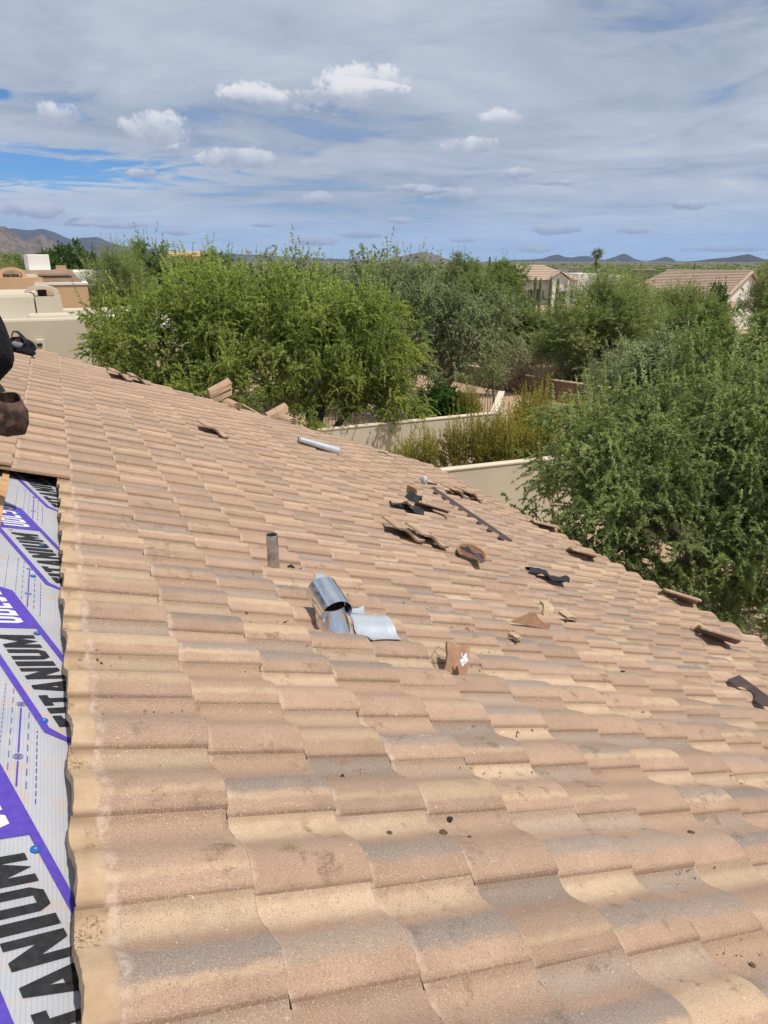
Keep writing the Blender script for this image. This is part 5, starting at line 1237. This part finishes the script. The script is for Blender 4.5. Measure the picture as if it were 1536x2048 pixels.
# --- brown scalloped closure strips
def closure(s0, y0, y1, ds, h, label, wid=.085, tilt=.02):
    mb = MB(); n = max(2, int(abs(y1 - y0) / W_T * 14)); top, bot = [], []
    for k in range(n + 1):
        t = k / n; y = y0 + (y1 - y0) * t; s = s0 + ds * t; ph = ((y - Y0) % W_T) / W_T
        notch = max(0.0, math.sin(math.pi * min(1, ph / .62))) ** .6 * wid * .62 if ph < .62 else 0.0
        top.append((s + wid / 2, y, h + tilt)); bot.append((s - wid / 2 + notch, y, h - tilt * .3 + (0 if notch else -.012)))
    for k in range(n):
        a, b, c, d = (rp(*q) for q in (top[k], top[k + 1], bot[k + 1], bot[k])); e = NV * .0018
        mb.add([a, b, c, d, a - e, b - e, c - e, d - e], [(0, 3, 2, 1), (4, 5, 6, 7), (0, 1, 5, 4), (2, 3, 7, 6)])
        a2, b2 = a + SV * .002 - NV * .02, b + SV * .002 - NV * .02; mb.add([a, b, b2, a2], [(0, 1, 2, 3)])
    return tag(mb.build('closure_strip', M['brown_metal'], None, rp(s0, y0, h)), label, 'metal strip', 'brown scalloped strips')
sa, ya = on_roof(1018, 1082, .06); sb, yb_ = on_roof(862, 975, .06); closure(sa, ya, yb_, sb - sa, .060, 'long dark brown scalloped metal strip running toward the can')
sa, ya = on_roof(1620, 1470, .06); sb, yb_ = on_roof(1466, 1356, .06); closure(sa, ya, yb_, sb - sa, .062, 'dark brown scalloped metal strip at the right edge', .11, .03)

# --- black felt, rolls, can, lid
def crumple(name, px, py, L, Wd, h, rz, amp, mat, label, cat, seed, fold=None, th=.004):
    s, y = on_roof(px, py, h); mb = MB(); F_ = rframe(s, y, h, rz)
    def fn(u, v):
        x, yy = (u - .5) * L, (v - .5) * Wd; z = amp * noise.noise(Vector((x * 7, yy * 7, seed))) + amp * .5 * noise.noise(Vector((x * 19, yy * 19, seed)))
        if fold: x, yy, z = fold(x, yy, z)
        return F_ @ Vector((x, yy, z))
    mb.grid(fn, 22, 16, th); return tag(mb.build(name, mat, None, rp(s, y, h), smooth=True, sharp=50), label, cat)
crumple('felt_scrap', 815, 1014, .40, .15, .065, -12, .06, M['felt'], 'crumpled black felt scrap beside the flat loose tile', 'felt', 2)
crumple('felt_scrap', 826, 1002, .16, .16, .10, 35, .06, M['felt'], 'folded black felt peak behind the crumpled scrap', 'felt', 5, lambda x, y, z: (x, y, z + .09 * (1 - abs(x) / .08)))
crumple('felt_scrap', 1095, 1150, .40, .20, .075, -22, .03, M['felt'], 'rolled grey black felt strip on the right middle roof', 'felt', 9, lambda x, y, z: (x + .2 * z, (.072 * math.sin(y * 22) + .5 * z) * (1 - .7 * x), .020 * math.cos(y * 22) + z * 1.1))
crumple('felt_scrap', 774, 909, .30, .10, .05, -20, .05, M['felt'], 'torn dark scrap near the far eave above the can', 'felt', 12)
s, y = on_roof(632, 893, .05); mb = MB()
def roll(u, v):
    a = v * 2 * math.pi * 1.6; r_ = .026 + .016 * v + .030 * u * v * v; return rp(s - .30 + .62 * u + .03 * v, y + r_ * math.cos(a), .085 + r_ * math.sin(a) - .01 * u)
mb.grid(roll, 10, 40, .0015); tag(mb.build('flashing_roll', M['lead'], None, rp(s, y, .05), smooth=True, sharp=60), 'pale grey rolled flashing sheet lying on the far roof', 'roll')
s, y = on_roof(848, 974, tile_h(*on_roof(848, 974, .03))); h = tile_h(s, y); b = rp(s, y, h); fr = Matrix.Translation(b)
t = thing('drink_can', 'silver white can standing at the far end of the brown strip', 'can', b)
mb = MB(); mb.lathe([(0, -.02), (.026, -.02), (.033, -.008), (.033, .105), (.026, .118), (.026, .122), (0, .119)], fr, 24); mb.build('can_body', M['can'], t, smooth=True)
mb = MB()
for k in range(5): mb.lathe([(.0335, .02 + .016 * k), (.0335, .028 + .016 * k)], fr, 24, a0=R(200 + 20 * k), a1=R(250 + 30 * k))
mb.build('printed_mark', M['blue_cap'], t)
s, y = on_roof(858, 969, .05); mb = MB(); mb.tube([rp(s - .16, y - .02, .085), rp(s - .10, y + .02, .06), rp(s + .04, y + .03, .065), rp(s + .16, y + .05, .075)], [.012, .022, .014, .012], 8); t = thing('claw_hammer', 'worn hammer lying behind the can', 'hammer', rp(s, y, .05)); mb.build('handle', M['leather'], t, smooth=True)
mb = MB(); mb.tube([rp(s - .17, y - .09, .075), rp(s - .165, y - .02, .10), rp(s - .17, y + .05, .085)], [.012, .018, .005], 8); mb.build('head', M['pipe'], t, smooth=True)
s, y = on_roof(942, 1110, .06); F_ = rframe(s, y, .080, 0, 16, -10); t = thing('bucket_lid', 'round brown bucket lid with yellow rim lying tilted on the tiles', 'lid', rp(s, y, .06))
mb = MB(); mb.lathe([(0, .004), (.125, .004), (.128, -.004), (0, -.006)], F_, 32); mb.build('lid_disc', M['rust'], t)
mb = MB(); mb.lathe([(.124, .006), (.130, .012), (.138, .004), (.136, -.014), (.130, -.012)], F_, 32); mb.build('rim', M['yellow'], t, smooth=True)
crumple('plastic_scrap', 944, 1104, .20, .13, .125, -25, .055, M['felt'], 'shiny black plastic scrap lying on the bucket lid', 'plastic', 21)
s, y = on_roof(956, 1120, .09); F_ = rframe(s, y, .115, 20, 14, -8); mb = MB(); mb.grid(lambda u, v: F_ @ Vector((-.035 + .07 * u, -.06 + .12 * v, .006 * math.sin(3 * u))), 4, 4, .003); tag(mb.build('metal_offcut', M['brown_metal'], None, rp(s, y, .1)), 'small brown metal offcut on the near edge of the lid', 'offcut')

# --- vent pipe
s, y = on_roof(557, 1140, .02); b = rp(s, y, H_DECK); t = thing('vent_pipe', 'bare grey metal vent pipe standing upright through the tiles', 'pipe', b)
fr = Matrix.Translation(b); top = .30
mb = MB(); mb.lathe([(.0335, 0), (.034, top), (.031, top + .001), (.030, 0.02)], fr, 24); mb.build('pipe_wall', M['pipe'], t, smooth=True)
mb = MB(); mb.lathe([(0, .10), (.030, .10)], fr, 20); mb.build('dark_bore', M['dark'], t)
mb = MB(); q = b + NV * (.05); mb.lathe([(.035, .045), (.042, .040), (.060, .034), (.068, .02)], Matrix.Translation(b) @ RM.to_3x3().to_4x4(), 20); mb.build('collar', M['dark'], t, smooth=True)
s2, y2 = on_roof(580, 1139, .03); mb = MB(); mb.tube([rp(s2 - .02, y2, .045), rp(s2, y2 + .005, .052), rp(s2 + .025, y2, .045)], [.006, .011, .005], 7); tag(mb.build('felt_crumb', M['felt'], None, rp(s2, y2, .05)), 'little black crumb right of the vent pipe foot', 'debris')

# --- hooded metal vent with lead flashing
s, y = on_roof(672, 1258, .0); b = rp(s, y, H_DECK); V_ = thing('roof_vent', 'shiny galvanised vent with a half round hood open toward us', 'vent', b)
zt_ = .285; cy_ = Vector((0, 0, 0))
mb = MB()                                  # body: oval at the foot, round above
n = 32; prof = [(0.0, .108, .145), (.06, .102, .136), (.10, .092, .112), (.14, .082, .092), (.19, .072, .076)]
for z, rx_, ry_ in prof: mb.v += [b + Vector((rx_ * math.cos(2 * math.pi * a / n), ry_ * math.sin(2 * math.pi * a / n) + .02, z)) for a in range(n)]
mb.f = [(j * n + a, j * n + (a + 1) % n, (j + 1) * n + (a + 1) % n, (j + 1) * n + a) for j in range(len(prof) - 1) for a in range(n)]; mb.mi = [0] * len(mb.f); mb.build('vent_body', M['steel'], V_, smooth=True)
ax = Vector((0.06, -1, -.30)).normalized(); hc = b + Vector((-.002, .05, .205)); rr_ = .080
def hood(u, v):
    a = R(-28) + R(236) * v; p_ = hc + ax * (-.085 + .20 * u); flare = rr_ * (1 + .03 * u)
    side = Vector((1, .02, 0)); upv = side.cross(ax); upv = upv if upv.z > 0 else -upv
    return p_ + side * (flare * math.cos(a)) + upv * (flare * math.sin(a))
mb = MB(); mb.grid(hood, 10, 30, .0015); hd = mb.build('hood', M['steel'], V_, smooth=True, sharp=60)
mb = MB(); side = Vector((1, .02, 0)); upv = side.cross(ax); upv = upv if upv.z > 0 else -upv; c0 = hc + ax * -.083
mb.add([c0] + [c0 + side * (rr_ * .985 * math.cos(R(-28 + 236 * k / 20))) + upv * (rr_ * .985 * math.sin(R(-28 + 236 * k / 20))) for k in range(21)], [(0, k + 1, k + 2) for k in range(20)]); mb.build('back_plate', M['steel'], hd)
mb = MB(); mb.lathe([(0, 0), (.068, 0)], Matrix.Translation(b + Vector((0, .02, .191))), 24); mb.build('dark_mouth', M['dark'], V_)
for sd_ in (-1, 1):
    mb = MB(); c0 = b + Vector((.0785 * sd_, .03, .15)); mb.box(c0, (.003, .03, .09), Euler((0, R(-3 * sd_), 0))); mb.build('strap', M['steel'], V_)
def drape(name, quad, label, off=.006, rip=.0, n=26):
    A_, B_, C2, D2 = [Vector(on_roof(*q, .03)) for q in quad]
    def fn(u, v):
        p_ = A_.lerp(B_, u).lerp(D2.lerp(C2, u), v); sm = sum(tile_h(p_.x + ds, p_.y + dy) for ds in (-.03, 0, .03) for dy in (-.012, 0, .012)) / 9
        return rp(p_.x, p_.y, sm + off + rip * noise.noise(Vector((p_.x * 16, p_.y * 16, 4.4))) + .012 * max(0, u - .85) / .15 * .4)
    mb = MB(); mb.grid(fn, n, n, .0025); return tag(mb.build(name, M['lead'], None, fn(.5, .5), smooth=True, sharp=70), label, 'flashing', 'lead flashing round the vent')
drape('lead_flashing', ((690, 1228), (752, 1226), (806, 1279), (738, 1287)), 'pale lead flashing sheet dressed over the tiles right of the vent', .009, .0015)
drape('lead_flashing', ((690, 1214), (727, 1214), (734, 1230), (692, 1232)), 'small lead flap behind the vent', .014, .006, 10)
drape('lead_flashing', ((628, 1150), (644, 1150), (652, 1176), (632, 1180)), 'narrow lead tab sticking out behind the hood', .008, .004, 8)
drape('lead_flashing', ((598, 1133), (622, 1134), (622, 1140), (598, 1138)), 'tiny white lead edge right of the vent pipe', .008, .004, 6)

# --- backpack on the far tiles
s, y = on_roof(42, 708, .03); b = rp(s, y, .03); BP = thing('backpack', 'black backpack with grey back panel lying at the far end of the roof', 'backpack', b)
def blob(mb, c, r, seed=0, amp=.12, sub=3, rot=None):
    bm = bmesh.new(); bmesh.ops.create_icosphere(bm, subdivisions=sub, radius=1.0); idx = {}
    vs = []
    for v in bm.verts:
        q = Vector((v.co.x * r[0], v.co.y * r[1], v.co.z * r[2])) * (1 + amp * noise.noise(v.co * 2.2 + Vector((seed, seed * 2, 0))))
        if rot is not None: q.rotate(rot)
        idx[v.index] = len(vs); vs.append(Vector(c) + q)
    mb.add(vs, [tuple(w.index for w in f.verts) for f in bm.faces]); bm.free(); return mb
bx, by = Vector((RT.x, RT.y, 0)), Vector((FW.x, FW.y, 0))
def bp(x, y_, z): return b + bx * x + by * y_ + Vector((0, 0, z))
rz_ = Euler((0, R(12), -PSI))
mb = MB(); blob(mb, bp(-.01, .06, .10), (.17, .12, .11), 1, .3, rot=rz_); mb.build('main_bag', M['black_cloth'], BP, smooth=True)
mb = MB(); blob(mb, bp(.08, -.03, .035), (.12, .08, .055), 2, .3, rot=rz_); mb.build('front_pocket', M['black_cloth'], BP, smooth=True)
mb = MB(); blob(mb, bp(-.005, -.03, .115), (.085, .035, .05), 3, .15, rot=rz_); mb.build('grey_panel', M['grey_cloth'], BP, smooth=True)
mb = MB(); blob(mb, bp(.0, -.02, .175), (.035, .02, .014), 4, .15, rot=rz_); mb.build('red_patch', M['red_cloth'], BP, smooth=True)
mb = MB(); mb.tube([bp(-.10, .02, .15), bp(-.08, .01, .24), bp(-.05, .0, .285), bp(.01, -.01, .28), bp(.07, -.02, .22), bp(.10, -.03, .15), bp(.05, -.05, .09)], [.008, .008, .009, .016, .022, .02, .012], 8); mb.build('shoulder_strap', M['felt'], BP, smooth=True)

# ================================================================== the roofer at the left edge
def skin_body(name, verts, edges, rad, parent, zones, sub=2):
    me = bpy.data.meshes.new(name); me.from_pydata(verts, edges, []); o = bpy.data.objects.new(name, me); COL.objects.link(o)
    md = o.modifiers.new('skin', 'SKIN'); md.use_smooth_shade = True; o.modifiers.new('sub', 'SUBSURF').levels = sub; o.modifiers['sub'].render_levels = sub
    for k, v in enumerate(me.skin_vertices[0].data): v.radius = (rad[k], rad[k]) if not isinstance(rad[k], tuple) else rad[k]; v.use_root = (k == 0)
    dg = bpy.context.evaluated_depsgraph_get(); ev = o.evaluated_get(dg); m2 = bpy.data.meshes.new_from_object(ev)
    bpy.data.objects.remove(o); o = bpy.data.objects.new(name, m2); COL.objects.link(o)
    for z in zones[0]: m2.materials.append(z)
    for f in m2.polygons: f.material_index = zones[1](f.center); f.use_smooth = True
    if parent is not None: o.parent = parent
    return o
# stands side on, bent at the hips with the back toward the eave, working up the slope
py_ = 4.22; fl = Vector((-.42, py_ - .02, 0)); zf = rp(-.52, 0, H_DECK).z + .01
PE = thing('person', 'roofer in black clothes bending over at the left edge, only the seat showing', 'person', (fl.x, py_, zf))
def J(x, y_, z): return (x + .035 - fl.x, y_ - py_, z - zf)
dzf = lambda x: rp(x / math.cos(AL), 0, H_DECK).z + .01
hipz = .97
vs = [J(-.17, py_, hipz), J(-.30, py_, hipz + .10), J(-.46, py_, hipz + .20), J(-.62, py_, hipz + .28), J(-.74, py_, hipz + .32), J(-.84, py_ - .02, hipz + .33), J(-.94, py_ - .02, hipz + .29),
      J(-.24, py_ - .10, hipz - .10), J(-.46, py_ - .15, .56 + zf * .3), J(-.44, py_ - .17, .17 + zf * .5), J(-.42, py_ - .17, dzf(-.42) + .07), J(-.56, py_ - .18, dzf(-.56) + .045),
      J(-.24, py_ + .10, hipz - .10), J(-.50, py_ + .14, .58 + zf * .3), J(-.56, py_ + .16, .20 + zf * .5), J(-.58, py_ + .16, dzf(-.58) + .07), J(-.72, py_ + .17, dzf(-.72) + .045),
      J(-.66, py_ - .20, hipz + .26), J(-.74, py_ - .26, hipz + .10), J(-.92, py_ - .22, hipz - .12), J(-1.00, py_ - .20, hipz - .16),
      J(-.66, py_ + .20, hipz + .26), J(-.74, py_ + .26, hipz + .10), J(-.92, py_ + .20, hipz - .12), J(-1.00, py_ + .18, hipz - .16)]
ed = [(0, 1), (1, 2), (2, 3), (3, 4), (4, 5), (5, 6), (0, 7), (7, 8), (8, 9), (9, 10), (10, 11), (0, 12), (12, 13), (13, 14), (14, 15), (15, 16), (3, 17), (17, 18), (18, 19), (19, 20), (3, 21), (21, 22), (22, 23), (23, 24)]
rad = [(.195, .215), (.175, .20), (.185, .21), (.16, .21), .070, .085, .10, .15, .10, .07, .06, .055, .15, .10, .07, .06, .055, .072, .052, .042, .04, .072, .052, .042, .04]
def zone(c):
    x = c.x + fl.x - .035; z = c.z + zf
    if z < .20 and x > -.8: return 2
    if x < -.78 and z > hipz + .15: return 1
    if x < -.90: return 1
    return 0
pb = skin_body('body', vs, ed, rad, PE, ([M['black_cloth'], M['skin'], M['boot']], zone))
mb = MB(); hd0 = Vector(J(-.92, py_ - .02, hipz + .35)) + Vector((fl.x, py_, zf)); blob(mb, hd0, (.10, .088, .09), 3, .05); mb.build('hair', M['hair'], PE, smooth=True)
for (sx, yy, xx, sgn) in ((-1, py_ - .20, -1.00, 1), (1, py_ + .18, -1.00, -1)):         # hands: palm and five bent fingers
    w0 = Vector((xx + .035, yy, hipz - .16)); mb = MB()
    blob(mb, w0 + Vector((-.045, 0, -.012)), (.045, .038, .018), 1, .05, 2)
    for k, (dy_, L) in enumerate(((-.028, .062), (-.010, .074), (.010, .070), (.027, .056))):
        p0 = w0 + Vector((-.08, dy_, -.012)); mb.tube([p0, p0 + Vector((-L * .45, 0, -.008)), p0 + Vector((-L * .75, 0, -.032)), p0 + Vector((-L * .80, 0, -.055))], [.0095, .009, .0085, .006], 8)
    p0 = w0 + Vector((-.035, .036 * sgn, -.012)); mb.tube([p0, p0 + Vector((-.022, .022 * sgn, -.016)), p0 + Vector((-.048, .026 * sgn, -.032))], [.012, .0105, .008], 8)
    mb.build('hand', M['skin'], PE, smooth=True)
# tool pouch hanging from the belt
pc = atd(18, 820, 3.98); PO = thing('tool_pouch', 'worn dark leather tool pouch with red strap hanging behind the roofer', 'tool pouch', pc)
ux = Vector((RT.x, RT.y, 0)); uy = Vector((FW.x, FW.y, 0))
def pp(x, y_, z): return pc + ux * x + uy * y_ + Vector((0, 0, z))
mb = MB(); n = 20
prof = [(-.125, .045, .03), (-.115, .075, .05), (-.07, .10, .065), (0.0, .108, .070), (.05, .102, .066), (.075, .098, .062)]
for inn in (0, 1):
    for z, rx_, ry_ in (prof if not inn else list(reversed(prof[1:]))):
        k = 1 - .1 * inn; mb.v += [pp(rx_ * k * math.cos(2 * math.pi * a / n) - .02 - .12 * z, ry_ * k * math.sin(2 * math.pi * a / n), z + (.02 * math.sin(2 * math.pi * a / n * 2) if z > .04 else 0) + .03 * (-math.cos(2 * math.pi * a / n)) * (z > .0) + inn * .004) for a in range(n)]
m_ = len(mb.v) // n
mb.f = [(j * n + a, j * n + (a + 1) % n, (j + 1) * n + (a + 1) % n, (j + 1) * n + a) for j in range(m_ - 1) for a in range(n)] + [tuple(range(n - 1, -1, -1))]; mb.mi = [0] * len(mb.f)
bag = mb.build('pouch_bag', M['leather'], PO, smooth=True, sharp=60)
mb = MB(); blob(mb, pp(-.03, -.065, -.05), (.07, .03, .06), 6, .2, 2); mb.build('outer_pocket', M['leather'], PO, smooth=True)
mb = MB(); mb.grid(lambda u, v: pp(-.035 - .13 * u + .03 * v, -.02 + .03 * v, .075 + .22 * u + .02 * v), 8, 2, .006); mb.build('strap', M['felt'], PO)
mb = MB(); mb.grid(lambda u, v: pp(-.050 - .13 * u + .022 * v, -.035 + .02 * v, .085 + .20 * u), 8, 2, .006); mb.build('red_strap', M['red_cloth'], PO)
mb = MB(); mb.tube([pp(-.17, 0, .29), pp(-.20, .06, .40), pp(-.20, .12, .47)], .014, 8); mb.build('belt_hanger', M['leather'], PO)
for v in bag.data.vertices: v.co += noise.noise_vector(v.co * 14 + Vector((3, 1, 7))) * .016 + noise.noise_vector(v.co * 35) * .005
mb = MB(); mb.grid(lambda u, v: pp(-.085 + .07 * u, -.070 - .012 * math.sin(math.pi * u), -.07 + .075 * v), 6, 5, .006); mb.build('side_pocket', M['boot'], PO, smooth=True)
mb = MB(); mb.grid(lambda u, v: pp(.0 + .06 * u, -.078 + .03 * u * u, -.075 + .06 * v + .015 * u), 6, 5, .006); mb.build('small_pocket', M['leather'], PO, smooth=True)
for x in (-.10, -.075, -.02):
    mb = MB(); blob(mb, pp(x, -.085, -.015), (.007, .004, .004), 2, .1, 1); mb.build('rivet', M['nail'], PO)
# grit and crumbs caught in the pans
gq = np.random.default_rng(17); tri = []
cl = [(gq.uniform(.1, 3.6), gq.uniform(.9, 5.2)) for _ in range(46)]
for (cs, cyy) in cl:
    k = int((cyy - Y0) / W_T); cyy = Y0 + k * W_T + gq.uniform(.19, .27)
    for _ in range(int(gq.integers(3, 16))):
        s_, y_ = cs + gq.normal() * .07, cyy + gq.normal() * .018; p_ = rp(s_, y_, tile_h(s_, y_) + .001); r_ = abs(gq.normal()) * .0022 + .0012
        vs4 = [p_ + Vector(tuple(gq.normal(size=3) * r_)) + NV * r_ for _ in range(4)]
        for f3 in ((0, 1, 2), (0, 2, 3), (0, 3, 1), (1, 3, 2)): tri += [tuple(vs4[q]) for q in f3]
o = bpy.data.objects.new('roof_grit', mesh_tris('roof_grit', np.array(tri), M['mud'])); COL.objects.link(o); tag(o, 'scattered brown grit and crumbs caught in the tile pans', 'grit', kind='stuff')
